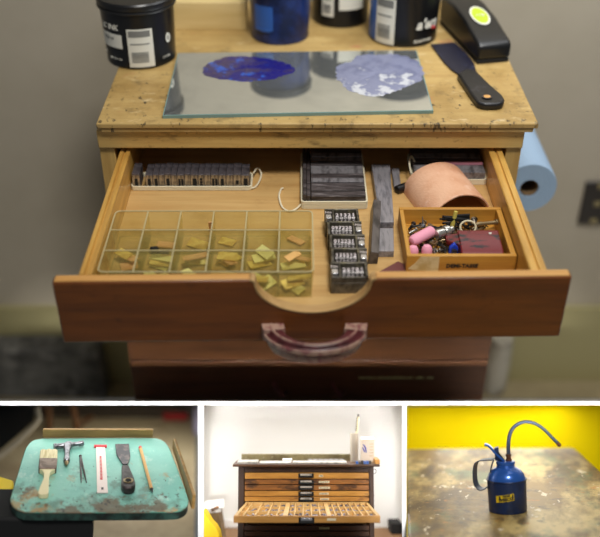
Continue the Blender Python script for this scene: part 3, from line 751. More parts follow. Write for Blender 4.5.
for i, (fl, dg) in enumerate(((True, '18762'), (False, '135512'), (False, '012221'), (False, '097220'), (True, '12312'))):
    o_ = numbering_machine(fl, dg); yy = y+i*.0257
    put(o_, T, (.0498-.0006*i+[0, .0014, .001, .0003, -.0012][i], yy, zb+.0002), [.02, -.01, -.02, .01, .02][i])
    tag(o_, 'small steel numbering machine with digit wheels, %s from the front of its column' % ['first', 'second', 'third', 'fourth', 'fifth'][i], 'numbering machine', 'numbering machines in the drawer')

# leather arch
def arch():
    a0 = Vector((.1795, .884, zb)); a1 = Vector((.160, .950, zb)); n = 30; v = []; f = []; L = 8
    for j in range(L+1):
        t = j/L; c_ = a0.lerp(a1, t)
        d = (a1-a0).normalized(); sd = Vector((d.y, -d.x, 0))
        for i in range(n+1):
            an = PI*i/n
            for R_, H_ in ((.0395, .0280+.005*t), (.0381, .0266+.005*t)):
                off = d*(-.009*max(0, -math.cos(an)))*(1-t)
                v.append(c_+off+sd*(R_*math.cos(an))+Vector((0, 0, H_*math.sin(an)+.0002)))
    k = (n+1)*2
    for j in range(L):
        for i in range(n):
            a_ = j*k+2*i; f.append((a_, a_+2, a_+k+2, a_+k)); f.append((a_+1, a_+k+1, a_+k+3, a_+3))
        f.append((j*k, j*k+k, j*k+k+1, j*k+1)); e_ = j*k+2*n; f.append((e_, e_+1, e_+k+1, e_+k))
    for i in range(n):
        f.append((2*i, 2*i+1, 2*i+3, 2*i+2)); b_ = L*k+2*i; f.append((b_, b_+2, b_+3, b_+1))
    m = MB((.166, .915, zb)); m.add(v, f); return m
solo(arch(), 'leather_sheet', 'leather', T, 'tan leather sheet arched like a tunnel behind the small wooden tray', 'leather', angle=1.0)

# black pen behind the arch
p = T.z(396, 190, zb+.005); q = T.z(420, 181, zb+.005)
m = MB((p.x, p.y, zb)); d = (q-p).normalized(); m.lathe([(.003, 0), (.0048, .001), (.0052, .006), (.0046, .02), (.0044, .045)], p, 18, d)
solo(m, 'pen', 'black', T, 'black pen end sticking out left of the tan leather sheet', 'pen')

# second tied form at the back right
y = .957; bx0, bx1 = .137, .2215
for i, (d, mm) in enumerate(((.006, 'slug_grey'), (.014, 'slug_grey'), (.0045, 'pink'), (.011, 'slug'), (.012, 'slug_grey'), (.013, 'slug'))):
    m = MB(((bx0+bx1)/2, y, zb)); m.box(bx0 if mm != 'pink' else .175, bx1, y, y+d-.0004, zb, zb+.016+(.0015 if mm == 'pink' else random.uniform(-.001, .001)))
    solo(m, 'lead_slug' if mm != 'pink' else 'pink_strip', mm, T, ('grey lead slug, %s from the front of the back right tied form' % ordn[i]) if mm != 'pink' else 'bright pink strip between the slugs at the back right', 'slug' if mm != 'pink' else 'strip', 'slugs in the back right form' if mm != 'pink' else None, bevel=.0004); y += d
m = cord_loop(bx0-.0015, bx1+.0015, .9552, y+.002, zb+.0012, .0011, .003, 4)
m.tube(smoothpath([(bx0, .965, zb+.006), (bx0-.004, .96, zb+.014), (bx0-.005, .975, zb+.02), (bx0-.001, .99, zb+.02), (bx0+.002, .98, zb+.018)]), .0011, 6)
solo(m, 'page_cord', 'cord', T, 'cream cord around the slugs at the back right behind the leather', 'cord', 'page cords')

# maroon scrap under the drawer's front right
pxbox('paper_scrap', 'maroon_scrap', [(378, 272), (398, 261), (407, 265), (409, 273)], zb, zb+.0015, 'maroon scrap beside the front left corner of the small wooden tray', 'scrap')

# small wooden tray
X0, X1, Y0, Y1 = .1100, .2232, .7735, .8690; zt0, zt1 = zb, -.5380
ty = thing('small_wooden_tray', 'small open wooden tray of odds and ends at the right of the drawer', 'tray', T, ((X0+X1)/2, (Y0+Y1)/2, zb)); to = ((X0+X1)/2, (Y0+Y1)/2, zb)
m = MB(to); m.box(X0+.005, X1-.005, Y0+.005, Y1-.005, zb+.0002, zb+.003); m.build('base', 'tray_wood', ty)
m = MB(to); m.box(X0, X1, Y0, Y0+.0048, zb+.0002, zt1); fr2 = m.build('front_panel', 'tray_wood', ty, bevel=.0006)
m = MB(to); m.box(X0, X1, Y1-.0048, Y1, zb+.0002, zt1); m.build('back_panel', 'tray_wood', ty, bevel=.0006)
m = MB(to); m.box(X0, X0+.0046, Y0+.005, Y1-.005, zb+.0002, zt1-.0003); m.build('side_panel', 'tray_side', ty, bevel=.0006)
m = MB(to); m.box(X1-.0060, X1, Y0+.005, Y1-.005, zb+.0002, zt1-.0003); m.build('side_panel', 'tray_side', ty, bevel=.0006)
m = MB(to); m.prism([(X0+.002, zb+.006), (X0+.008, zb+.0045), (X0+.024, zb+.003), (X0+.0335, zb+.003), (X0+.0335, zt1-.001), (X0+.014, zt1-.001), (X0+.008, zb+.012)], Y0-.0004, Y0+.0001, 'xz'); m.build('tape', 'tape', fr2)
m = MB(to); m.text('DEMI-TASSE', .0062, lambda x, y, h: (X0+.0575+x, Y0-h, zb+.0095+y), bold=.00025, shear=.1); m.build('stamped_lettering', 'ink_print', fr2, smooth=False)

def tp(px, py, z): return T.z(px, py, z)
zi = zb+.003
# contents of the tray
hardw = 'loose metal bits in the small wooden tray'
random.seed(11)
def inside(x, y, m_=.008): return X0+.0046+m_ < x < X1-.006-m_ and Y0+.0048+m_ < y < Y1-.0048-m_
cnt = 0
for k in range(120):
    px = random.uniform(404, 462) if k % 4 else random.uniform(455, 500); py = random.uniform(218, 254) if k % 4 else random.uniform(214, 232)
    z_ = zi+.003+random.random()*.0045; c_ = tp(px, py, z_)
    if not inside(c_.x, c_.y, .007): continue
    m = MB(c_); t = random.random(); a1, a2 = random.uniform(0, PI), random.uniform(-.5, .5)
    d = Vector((math.cos(a1), math.sin(a1), a2*.4)).normalized()
    if t < .35:
        m.cyl(c_-d*.005, c_+d*.005, .0014); m.cyl(c_+d*.005, c_+d*.0068, .0029, .0026); nm = 'screw'; lb = 'small screw lying among the metal bits'
    elif t < .6:
        m.lathe([(.0016, -.0009), (.0034, -.0009), (.0034, .0009), (.0016, .0009), (.0016, -.0009)], c_, 14, (d.x*.4, d.y*.4, 1)); m.f = [f for f in m.f if len(f) == 4]; m.mi = [0]*len(m.f); nm = 'washer'; lb = 'small washer lying among the metal bits'
    elif t < .8:
        m.obox(c_, (.012, .0045, .0022), (a2*.5, a2*.4, a1)); m.obox(c_+d*.004, (.003, .006, .004), (0, 0, a1)); nm = 'metal_clip'; lb = 'small metal clip lying among the metal bits'
    else:
        pts = [c_+d*(i*.0007-.0055)+Vector((0, 0, .0018*math.sin(i*1.3)))+d.cross(Vector((0, 0, 1)))*(.0018*math.cos(i*1.3)) for i in range(17)]
        m.tube(pts, .0006, 5); nm = 'spring'; lb = 'small coil spring lying among the metal bits'
    mm = random.choice(['iron', 'iron', 'steel_dark', 'black_matte', 'bronze', 'silver'])
    solo(m, nm, mm, T, lb+' in the small wooden tray', 'hardware', nm+' bits in the small wooden tray'); cnt += 1
def capsule(m, p, q, r):
    d = (q-p); L = d.length; m.lathe([(r*.86, 0), (r, r*.25), (r, L-r*.9), (r*.92, L-r*.5), (r*.65, L-r*.12), (r*.2, L)], p, 18, d)
zc = zb+.0165
p = tp(411, 242, zc); q = tp(432, 231, zc); m = MB(p); capsule(m, q, p, .0062); solo(m, 'earplug', 'pink', T, 'pink foam earplug lying on top of the metal bits', 'earplug', 'pink earplugs')
for i, px in enumerate((412.8, 426.5)):
    p = tp(px, 257.5, zi+.004); p.y = max(p.y, Y0+.0048+.0068); m = MB(p); p.z = zb+.0034; capsule(m, p, p+Vector((0, .003, .0165+.001*i)), .0056)
    solo(m, 'earplug', 'pink', T, ['pink foam earplug standing in the front left corner of the small tray', 'pink foam earplug standing at the tray front, right of the corner one'][i], 'earplug', 'pink earplugs')
# burgundy block
p = tp(466, 249, zi+.004); q = tp(505, 249, zi+.004)
b0_ = Vector((.1705, .7875, zb+.0034)); bb = thing('burgundy_block', 'worn burgundy block with a narrow nose lying at the right of the small tray', 'block', T, b0_)
m = MB(b0_); m.prism([(.787, zb+.0034), (.787, zb+.0125), (.793, zb+.0165), (.826, zb+.0195), (.829, zb+.017), (.829, zb+.0034)], .1690, .2135, 'yz'); m.build('body', 'burgundy', bb, bevel=.0014)
m = MB(b0_); m.hull([(.1695, .803, zb+.006), (.1695, .822, zb+.006), (.1695, .822, zb+.0185), (.1695, .803, zb+.0165)], [(.156, .812, zb+.010), (.156, .822, zb+.010), (.156, .822, zb+.0165), (.156, .812, zb+.0155)]); m.build('nose', 'burgundy', bb, bevel=.001)
p = tp(490, 234, zb+.0185); m = MB(b0_); m.lathe([(.0016, -.001), (.0016, .0012), (.001, .0016)], p, 12); m.build('rivet', 'paper', bb)
# silver barrel
p = tp(436, 235, zb+.0165); q = tp(456, 228, zb+.0165)
sb = thing('silver_connector', 'silver cylindrical connector left of the burgundy block', 'connector', T, p)
m = MB(p); d = q-p; m.lathe([(.0035, 0), (.0052, .0004), (.0056, .002), (.0052, .010), (.0044, .0105)], p, 20, d); m.build('barrel', 'silver', sb)
m = MB(p); m.lathe([(.0060, .0108), (.0064, .0115), (.0064, .0165), (.004, .017), (.004, .022), (.0025, .0222)], p, 20, d); m.build('collar', 'silver', sb)
# ring
p = tp(468, 227, zb+.0155); m = MB(p); m.tube([(p.x+.0085*math.cos(a_), p.y+.004*math.sin(a_), p.z+.0055*math.sin(a_)) for a_ in [2*PI*i/24 for i in range(24)]], .0011, 6, True)
solo(m, 'key_ring', 'cream', T, 'pale ring leaning behind the burgundy block', 'ring')
# black clip, yellow stub, blue piece, rod, spike
p = tp(456, 219, zb+.021); m = MB(p); m.obox(p, (.030, .0055, .0035), (0, .05, -.06)); m.obox(p+Vector((-.010, -.002, .0028)), (.010, .004, .003), (0, .3, .3)); m.obox(p+Vector((.008, .002, .0028)), (.014, .003, .003), (0, -.2, -.2)); m.tube([p+Vector((-.015, 0, 0)), p+Vector((-.018, -.003, .002)), p+Vector((-.012, -.005, .003))], .001, 6)
solo(m, 'black_clip', 'black_matte', T, 'black metal clip at the back of the small tray', 'clip')
p = tp(452, 227, zb+.012); q = tp(456, 211.5, zb+.030); m = MB(p); m.cyl(p, q, .0024, .0022, 8); solo(m, 'pencil_stub', 'yellow_wood', T, 'yellow pencil stub standing up at the tray back', 'pencil')
p = tp(453.5, 249, zi+.006); m = MB(p); m.prism([(p.x-.0055, zb+.0035), (p.x+.0055, zb+.0035), (p.x+.0045, zb+.012), (p.x+.0005, zb+.0165), (p.x-.0045, zb+.011)], p.y-.002, p.y+.003, 'xz'); solo(m, 'blue_piece', 'blue', T, 'small bright blue plastic piece at the tray front left of the burgundy block', 'plastic piece', bevel=.0008)
p = tp(476, 224.5, zb+.014); q = tp(499, 222, zb+.014); m = MB(p); m.lathe([(.0025, 0), (.0028, .006), (.0022, .008), (.0022, .022), (.0034, .0225), (.0034, .025)], p, 14, q-p); solo(m, 'metal_rod', 'bronze', T, 'grey metal rod behind the burgundy block', 'rod')
p = tp(423, 226, zb+.010); q = tp(422.5, 216.5, zb+.020); m = MB(p); m.cyl(p, q, .0014, .0004, 8); m.lathe([(.003, -.001), (.0032, .001), (.002, .0025)], p, 12); solo(m, 'thumb_tack', 'steel', T, 'steel tack pointing up at the tray back left', 'tack')

# ================================================================== BAY 2: painted board (frame S)
zs = -1.05*math.sin(math.radians(30))
raw = [(42, 438.4), (100, 438), (150, 438), (158, 438.8), (163.5, 441), (167, 444.5), (170.5, 451), (179, 473), (187, 495.5), (188.4, 501), (187, 505.5), (182.5, 509), (175, 511), (150, 511.6), (90, 511.8), (32, 511.6), (21, 510.2), (14, 506.5), (11, 501), (11.6, 495), (17.5, 475), (24.5, 452), (28, 445), (33, 440.5)]
pp = smoothpath([Vector((a_, b_, 0)) for a_, b_ in raw]+[Vector((42, 438.4, 0))], 4)[:-1]
poly = S.xy([(v.x, v.y) for v in pp], zs)
bc = S.z(98, 478, zs); tb = .0105
bd = thing('painted_board', 'rounded teal painted wooden table top, chipped and worn at the front', 'table top', S, (bc.x, bc.y, zs-tb))
bo = (bc.x, bc.y, zs-tb)
m = MB(bo); m.prism(poly, zs-.0012, zs); m.build('painted_top', 'teal', bd, bevel=.0009, angle=1.0)
m = MB(bo); m.prism(poly, zs-tb, zs-.0014); o_ = m.build('edge', 'teal_edge', bd, bevel=.0009, angle=1.0); o_['label'] = 'dark green edge, wear and shade in its colour'
m = MB(bo); pl = [Vector((x, y, zs-.0012)) for x, y in poly]; m.tube([p_ for p_ in pl], .0006, 6, True); m.build('chipped_lip', 'board_lip', bd)
# pedestal under the board
ped = S.z(50, 525, zs-tb); m = MB((ped.x, ped.y, zs-tb-.12)); 
m.prism([(x, y) for x, y in S.xy([(-12, 520), (86, 520), (88, 527), (85, 531), (91, 536), (90, 541), (93, 552), (-12, 552)], zs-.05)], zs-.20, zs-tb-.0004)
solo(m, 'pedestal', 'black_matte', S, 'black base under the teal board', 'base', bevel=.003)
p = S.z(0, 531, zs-.04); q = S.z(13, 525, zs-.02)
# wooden strips
def vstrip(name, p0, p1, h, th, z0, label, lean=0):
    p0 = S.z(*p0, z0); p1 = S.z(*p1, z0); d = (p1-p0).normalized(); nrm = Vector((-d.y, d.x, 0))
    m = MB(p0)
    ln = nrm*lean
    a_ = [p0, p0+nrm*th, p0+nrm*th+ln+Vector((0, 0, h)), p0+ln+Vector((0, 0, h))]; b_ = [v+(p1-p0) for v in a_]
    m.hull(a_, b_); return solo(m, name, 'strip_wood', S, label, 'wooden strip', 'wooden strips edging the teal board', bevel=.0006)
vstrip('wooden_strip', (42.5, 437.6), (152.7, 437.6), .0105, .0035, zs-.0002, 'brown wooden strip standing along the back edge of the teal board')
# right strip
pa = S.z(171.5, 446, zs); pb_ = S.z(190.5, 506, zs); d = (pb_-pa).normalized(); nr = Vector((-d.y, d.x, 0)); pa = pa+nr*.0012; pb_ = pb_+nr*.0012
m = MB(pa); z0 = -.004
m.hull([pa+Vector((0, 0, z0)), pa+nr*.0035+Vector((0, 0, z0)), pa+nr*.0035+Vector((0, 0, .010)), pa+Vector((0, 0, .010))], [pb_+Vector((0, 0, z0)), pb_+nr*.0035+Vector((0, 0, z0)), pb_+nr*.0035+Vector((0, 0, .0135)), pb_+Vector((0, 0, .0135))])
solo(m, 'wooden_strip', 'strip_wood', S, 'brown wooden strip standing along the right edge of the teal board', 'wooden strip', 'wooden strips edging the teal board', bevel=.0006)
# yellow brush head left
yl = S.z(4, 490, zs-.012); yo = thing('yellow_brush', 'yellow brush head with bristles left of the teal board', 'brush', S, yl)
m = MB(yl); m.prism(S.xy([(-14, 474), (0, 476), (13.5, 480), (14, 486), (11, 490.5), (0, 491), (-14, 490)], zs-.014), zs-.03, zs-.014); m.build('head', 'yellow_paint', yo, bevel=.002)
m = MB(yl); random.seed(2)
for k in range(16):
    px = -8+k*1.3; p = S.z(px, 488, zs-.03); m.cyl(p, p+Vector((random.uniform(-.001, .001), -.004, -.014)), .0005, .0003, 5)
m.build('bristles', 'yellow_wood', yo)

# tools on the board
def sx(pts, z=zs): return S.xy(pts, z)
c_ = S.z(47, 478, zs); pbsh = thing('paint_brush', 'flat paint brush with pale bristles and cream handle on the teal board', 'paint brush', S, c_)
m = MB(c_); m.prism(sx([(40.2, 454.5), (43, 453.3), (46, 454), (49, 453), (52, 453.8), (55, 453.2), (57.5, 454.2), (57.3, 464), (39.2, 464)]), zs+.0005, zs+.006); m.build('bristles', 'bristle', pbsh, bevel=.001)
m = MB(c_); m.prism(sx([(39.2, 463.3), (57.2, 463.3), (56.2, 474), (38.4, 474)]), zs+.0001, zs+.007); m.build('ferrule', 'ferrule', pbsh, bevel=.001)
hp = smoothpath([Vector((a_, b_, 0)) for a_, b_ in [(38.6, 473.5), (43, 476.5), (43.6, 482), (40.5, 490), (38, 497), (39.6, 499.2), (43, 499.4), (47, 499), (48.4, 497), (48.8, 490), (49, 482), (50.5, 476.5), (56, 473.5)]], 4)
m = MB(c_); m.prism(sx([(v.x, v.y) for v in hp]), zs+.0006, zs+.006); m.build('handle', 'brush_handle', pbsh, bevel=.0018, seg=3)
# T handle key
c_ = S.z(68, 447, zs); tk = thing('tee_handle_key', 'steel tee handle key at the top left of the teal board', 'key', S, c_)
zz = zs+.0042
def sl(m, p0, p1, prof, z=zz, n=18): m.lathe([(r, l*(S.z(*p1, z)-S.z(*p0, z)).length) for r, l in prof], S.z(*p0, z), n, S.z(*p1, z)-S.z(*p0, z))
m = MB(c_); sl(m, (53.5, 446.8), (84, 443), [(.0025, 0), (.0037, .01), (.0038, .1), (.0028, .13), (.0032, .15), (.0032, .38), (.0042, .42), (.0042, .56), (.0026, .62), (.0024, .8), (.0030, .84), (.0030, .98), (.0015, 1)]); m.build('cross_bar', 'steel', tk)
m = MB(c_); sl(m, (67.5, 446), (66.5, 464), [(.0042, 0), (.0042, .15), (.0030, .25), (.0030, .68), (.0036, .7), (.0034, .86), (.0016, .9), (.0014, 1)]); sh = m.build('shaft', 'steel', tk)
m = MB(c_); sl(m, (66.55, 461.5), (66.4, 465), [(.0022, 0), (.0024, .5), (.001, 1)]); m.build('tip', 'bronze', tk)
# dividers
c_ = S.z(83, 470, zs); dv = thing('dividers', 'thin dark steel dividers between the tee key and the ruler', 'dividers', S, c_)
for a_, b_ in (((80.3, 456), (81.3, 482.8)), ((80.6, 456), (86.6, 482.8))):
    m = MB(c_); sl(m, a_, b_, [(.0011, 0), (.0010, .7), (.0004, 1)], zs+.0014, 8); m.build('leg', 'steel_dark', dv)
m = MB(c_); m.ball(S.z(80.4, 456, zs+.0017), .0017); m.build('hinge', 'steel_dark', dv)
# ruler
c_ = S.z(100, 470, zs); ru = thing('ruler', 'short pale ruler with red markings in the middle of the teal board', 'ruler', S, c_)
m = MB(c_); m.prism(sx([(95.8, 447.3), (105, 447.3), (108, 493.6), (97, 493.6)]), zs+.0002, zs+.0014); m.build('blade', 'ruler', ru, bevel=.0003)
m = MB(c_); m.prism(sx([(94, 446.4), (106.6, 446.4), (106.8, 448.1), (94, 448.1)]), zs+.0002, zs+.0022); m.build('red_end', 'red', ru)
m = MB(c_)
m.prism(sx([(99.6, 456.4), (101.4, 456.4), (102.6, 479.6), (100.2, 479.6)], zs+.0014), zs+.0013, zs+.0018)
m.build('red_scale', 'red', ru)
m = MB(c_); random.seed(8)
for k in range(15):
    yv = 458+k*1.4; m.prism(sx([(100.0+.03*k, yv), (101.3+.03*k, yv), (101.3+.03*k, yv+.5), (100.0+.03*k, yv+.5)], zs+.0018), zs+.0017, zs+.002)
m.build('scale_ticks', 'paper', ru, smooth=False)
m = MB(c_); m.prism(sx([(101.2, 487.6), (103.4, 487.4), (103.6, 489.4), (101.3, 489.6)], zs+.0014), zs+.0013, zs+.0018); m.build('hang_hole', 'pencil_tip', ru)
# putty knife
c_ = S.z(126, 470, zs); pk = thing('putty_knife', 'worn putty knife with a dark rounded handle on the teal board', 'putty knife', S, c_)
m = MB(c_); m.prism(sx([(115.2, 445.8), (128.8, 445.6), (130.2, 458), (129.5, 461.5), (127.5, 466), (122.6, 466), (119.5, 461), (116.4, 456)]), zs+.001, zs+.0026); m.build('blade', 'blade', pk, bevel=.0004)
hp = smoothpath([Vector((a_, b_, 0)) for a_, b_ in [(121.8, 464.5), (121.8, 472), (121.6, 480), (121.6, 484), (124, 487), (129.5, 487.6), (134, 486.5), (135.6, 483), (134.4, 478), (131.2, 470), (128.8, 464.5)]], 4)
m = MB(c_); m.prism(sx([(v.x, v.y) for v in hp], zs+.009), zs+.0004, zs+.009); hh = m.build('handle', 'steel_dark', pk, bevel=.002, seg=3)
hc = S.z(128.3, 480.5, zs+.0092); m = MB(c_); m.lathe([(.0046, -.0003), (.0056, .0004), (.0046, .0007), (.003, .0002)], hc, 20); m.build('eyelet', 'bronze', hh)
m = MB(c_); m.lathe([(.0030, -.0002), (.0030, .0008), (.0028, .0008)], hc, 16); m.build('hang_hole', 'black_matte', hh)
# pencil
c_ = S.z(146, 470, zs); pe = thing('pencil', 'short wooden pencil at the right of the teal board', 'pencil', S, c_)
m = MB(c_); sl(m, (140.6, 448.5), (151.6, 489), [(.0019, 0), (.0019, 1)], zs+.0024, 6); m.build('barrel', 'pencil', pe)
m = MB(c_); sl(m, (151.5, 488.6), (152.6, 492.6), [(.0019, 0), (.0002, 1)], zs+.0024, 8); m.build('point', 'pencil_tip', pe)
m = MB(c_); sl(m, (140.2, 447.2), (140.6, 448.7), [(.0019, 0), (.002, 1)], zs+.0024, 8); m.build('eraser', 'red', pe)

# room behind the board
zfl = -.80
def spoly(pts, z): return S.xy(pts, z)
m = MB((0, 1.3, zfl)); m.prism(S.xy([(-60, 565), (194, 565), (196.5, 414), (-60, 414)], zfl), zfl-.01, zfl); fl = struct(m, 'floor', 'beige_floor', S, 'beige concrete floor behind the teal board')
yb = S.z(100, 417, zfl).y
p0 = S.y(-60, 417, yb); p1 = S.y(196.5, 417, yb)
m = MB((0, yb, zfl)); m.box(p0.x-.05, p1.x, yb, yb+.02, zfl, S.y(100, 405.6, yb).z); struct(m, 'wall_left', 'dark_wall', S, 'dark wall far behind the teal board')
# black panel with pale frame at the left
yy = 1.32
q4 = [S.z(-30, 470, -.60), ]
def sp3(px, py, y): return S.y(px, py, y)
pn = thing('framed_panel', 'black panel with a pale frame at the far left behind the teal board', 'panel', S, sp3(15, 450, 1.25))
pno = sp3(15, 450, 1.25)
m = MB(pno)
A = [sp3(-40, 405.6, 1.36), sp3(33, 405.6, 1.36), sp3(33.5, 421, 1.33), sp3(0, 450, 1.27), sp3(-40, 478, 1.2)]
m.hull(A, [v*1.012 for v in A]); m.build('panel', 'black_matte', pn)
m = MB(pno)
edge = [sp3(37.5, 407.5, 1.352), sp3(38, 415, 1.345), sp3(36, 424, 1.33), sp3(2, 455, 1.265), sp3(-42, 484, 1.19)]
m.tube(smoothpath(edge, 5), .0068, 8, flat=.6); m.build('frame', 'pale_trim', pn)
# far wooden stool
st2 = S.z(70, 425, zfl); so = thing('wooden_stand', 'brown wooden stand legs in the dark behind the teal board', 'stand', S, st2)
for (a_, b_) in (((48.3, 406), (49.5, 431)), ((73, 406), (78, 431)), ((91, 406), (86, 420))):
    yv = S.z(b_[0], b_[1], zfl).y if b_[1] > 420 else st2.y+.05
    m = MB(st2); m.cyl(sp3(*a_, yv+.0), sp3(*b_, yv), .0058, .0056, 8); m.build('leg', 'brown_wood', so)
m = MB(st2); m.cyl(sp3(78, 425, st2.y-.02), sp3(92, 416, st2.y+.02), .004, .004, 8); m.build('stretcher', 'brown_wood', so)
p = S.z(177, 421, zfl); m = MB(p); m.box(p.x-.026, p.x+.020, p.y, p.y+.04, zfl, S.y(177, 406, p.y+.04).z); solo(m, 'red_crate', 'red_print', S, 'dim red crate in the dark at the upper right behind the board', 'crate', bevel=.003)
p = S.z(197, 436, zfl); m = MB(p); m.box(p.x-.007, p.x+.01, p.y, p.y+.03, zfl, S.y(197, 406, p.y+.03).z); solo(m, 'lilac_cloth', 'lilac', S, 'pale lilac cloth hanging at the right edge behind the board', 'cloth', bevel=.004)

# ================================================================== BAY 3: type cabinet (frame K)
YT, YC, YK = .98, 1.105, 1.30
zfk = K.y(230, 527.5, YK).z
ztop = K.y(300, 464, YC).z
kx = lambda px, y=YC, py=480: K.y(px, py, y).x
kz = lambda py, y=YC: K.y(303, py, y).z
m = MB((0, YK, zfk)); m.box(K.y(200.6, 480, YK).x, K.y(404.6, 480, YK).x, YK, YK+.02, zfk-.06, K.y(300, 404.6, YK).z); struct(m, 'wall_middle', 'white_wall', K, 'plain white wall behind the type cabinet')
m = MB((0, YK, zfk)); m.box(K.y(201, 480, YK).x, kx(238.5, YK, 525), YK-.006, YK-.0003, zfk, K.y(230, 519, YK).z); struct(m, 'baseboard_middle', 'bright_white', K, 'white baseboard left of the type cabinet', bevel=.0008)
m = MB((0, YK, zfk)); m.prism(K.xy([(201.5, 565), (404, 565), (404, 527), (201.3, 527)], zfk), zfk-.008, zfk); struct(m, 'floor', 'floor_brown', K, 'brown floor under the type cabinet')
D2 = .060
c0 = ((kx(238)+kx(374))/2, YC+D2/2, zfk)
kc = thing('type_cabinet', 'wide dark wooden type cabinet with shallow drawers and one case pulled out', 'cabinet', K, c0)
def kp(name, mats, fn, parent=None, **k):
    m = MB(c0); fn(m); return m.build(name, mats, parent or kc, **k)
XL, XR = kx(238.2), kx(373.8)
kp('top_board', 'case_top', lambda m: m.box(kx(233), kx(379.6), YC-.006, YC+D2, kz(466.4), ztop), bevel=.0006)
kp('side_panel', 'case_dark', lambda m: m.box(XL, kx(244.2), YC, YC+D2-.003, zfk, kz(466.6)), bevel=.0004)
kp('side_panel', 'case_dark', lambda m: m.box(kx(369.2), XR, YC, YC+D2-.003, zfk, kz(466.6)), bevel=.0004)
kp('back_panel', 'case_dark', lambda m: m.box(kx(244.4), kx(369), YC+D2-.006, YC+D2-.003, zfk, kz(466.6)))
kp('apron', 'case_dark', lambda m: m.box(kx(244.4), kx(369), YC+.001, YC+.004, kz(472.2), kz(466.6)))
kp('back_fence', 'back_board', lambda m: m.box(kx(241.7, YC+D2), kx(354.5, YC+D2), YC+D2-.008, YC+D2-.0045, ztop, K.y(300, 453.9, YC+D2-.006).z), bevel=.0004)
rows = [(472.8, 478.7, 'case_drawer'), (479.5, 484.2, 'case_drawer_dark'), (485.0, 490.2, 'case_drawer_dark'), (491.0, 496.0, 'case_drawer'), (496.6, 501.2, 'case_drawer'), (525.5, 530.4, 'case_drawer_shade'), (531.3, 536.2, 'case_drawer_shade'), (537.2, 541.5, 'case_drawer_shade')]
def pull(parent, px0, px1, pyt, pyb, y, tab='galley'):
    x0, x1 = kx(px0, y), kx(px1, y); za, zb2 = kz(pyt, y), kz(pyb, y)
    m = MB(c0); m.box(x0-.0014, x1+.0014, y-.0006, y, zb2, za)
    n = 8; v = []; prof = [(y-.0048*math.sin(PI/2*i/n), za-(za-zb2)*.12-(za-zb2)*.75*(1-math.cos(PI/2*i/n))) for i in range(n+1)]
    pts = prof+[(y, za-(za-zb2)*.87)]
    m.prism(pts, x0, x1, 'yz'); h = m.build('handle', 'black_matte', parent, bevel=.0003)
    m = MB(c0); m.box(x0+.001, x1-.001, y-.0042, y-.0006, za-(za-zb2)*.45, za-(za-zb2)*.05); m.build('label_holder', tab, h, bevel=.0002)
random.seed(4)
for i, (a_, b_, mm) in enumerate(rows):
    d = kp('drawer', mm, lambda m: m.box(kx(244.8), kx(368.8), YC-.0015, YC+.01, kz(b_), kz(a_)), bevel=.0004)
    if i < 5: pull(d, 299.5, 312.6, a_+.6, a_+5.0, YC-.0015)
    if i < 6:
        lx0 = 319+random.uniform(-.5, 1.5); lx1 = 330-random.uniform(0, 1.5) if i else 323; cy = (a_+b_)/2
        m = MB(c0); m.box(kx(lx0), kx(lx1), YC-.0022, YC-.0014, kz(cy+1.0), kz(cy-1.0)); l = m.build('drawer_label', 'cream' if i < 5 else 'pale_green', d)
        m = MB(c0)
        for k in range(5): xx = kx(lx0+1)+(kx(lx1-1)-kx(lx0+1))*k/5; m.box(xx, xx+.0011, YC-.0024, YC-.0021, kz(cy+.45), kz(cy-.45))
        m.build('label_lettering', 'grey_print', l, smooth=False)
# pulled-out case
zt3 = K.y(300, 516, YT).z
def lerp(a_, b_, t): return a_+(b_-a_)*t
fl_, fr_x = kx(233.6, YT, 516), kx(380.2, YT, 516); bl_, br_ = kx(246, YC, 502), kx(367.4, YC, 501.6)
case = kp('drawer', 'tray_pale', lambda m: m.prism([(fl_+.002, YT+.004), (fr_x-.002, YT+.004), (br_, YC+.004), (bl_, YC+.004)], zt3-.0075, zt3-.0060))
kp('drawer_front', 'tray_front', lambda m: m.box(fl_, fr_x, YT, YT+.004, kz(523, YT), zt3), case, bevel=.0005)
def railbar(x0a, x0b, xa, xb, y0, y1, z1=zt3, name='partition', mm='tray_pale', z0=None):
    kp(name, mm, lambda m: m.hull([(x0a, y0, z0 or zt3-.006), (x0b, y0, z0 or zt3-.006), (x0b, y0, z1), (x0a, y0, z1)], [(xa, y1, z0 or zt3-.006), (xb, y1, z0 or zt3-.006), (xb, y1, z1), (xa, y1, z1)]), case, bevel=.0002)
railbar(fl_, fl_+.0035, bl_, bl_+.003, YT+.0042, YC-.002, name='drawer_side', z0=zt3-.0075)
railbar(fr_x-.0035, fr_x, br_-.003, br_, YT+.0042, YC-.002, name='drawer_side', z0=zt3-.0075)
kp('drawer_back', 'tray_pale', lambda m: m.box(bl_+.003, br_-.003, YC-.0055, YC-.0025, zt3-.006, zt3), case)
def at(u, v): return lerp(lerp(fl_+.0035, fr_x-.0035, u), lerp(bl_+.003, br_-.003, u), v)
y_a, y_b = YT+.0042, YC-.0056
def upart(u, w): railbar(at(u, 0)-w, at(u, 0)+w, at(u, 1)-w*.9, at(u, 1)+w*.9, y_a, y_b)
us = [(0.345, .0026), (0.66, .0024)]
for u, w in us: upart(u, w)
sec = [(0, .345, [.12, .37, .62, .82][:4]), (.345, .66, [.2, .4, .6, .8]), (.66, 1, [i/7 for i in range(1, 7)])]
for (u0, u1, fr) in sec:
    for f_ in fr: upart(u0+(u1-u0)*f_, .0007)
    for v in (1/3, 2/3):
        yv = lerp(y_a, y_b, v); ex0 = .0027 if u0 > 0 else 0; ex1 = .0027 if u1 < 1 else 0
        kp('partition', 'tray_pale', lambda m: m.box(at(u0, v)+ex0, at(u1, v)-ex1, yv-.0012, yv+.0012, zt3-.006, zt3-.0003), case)
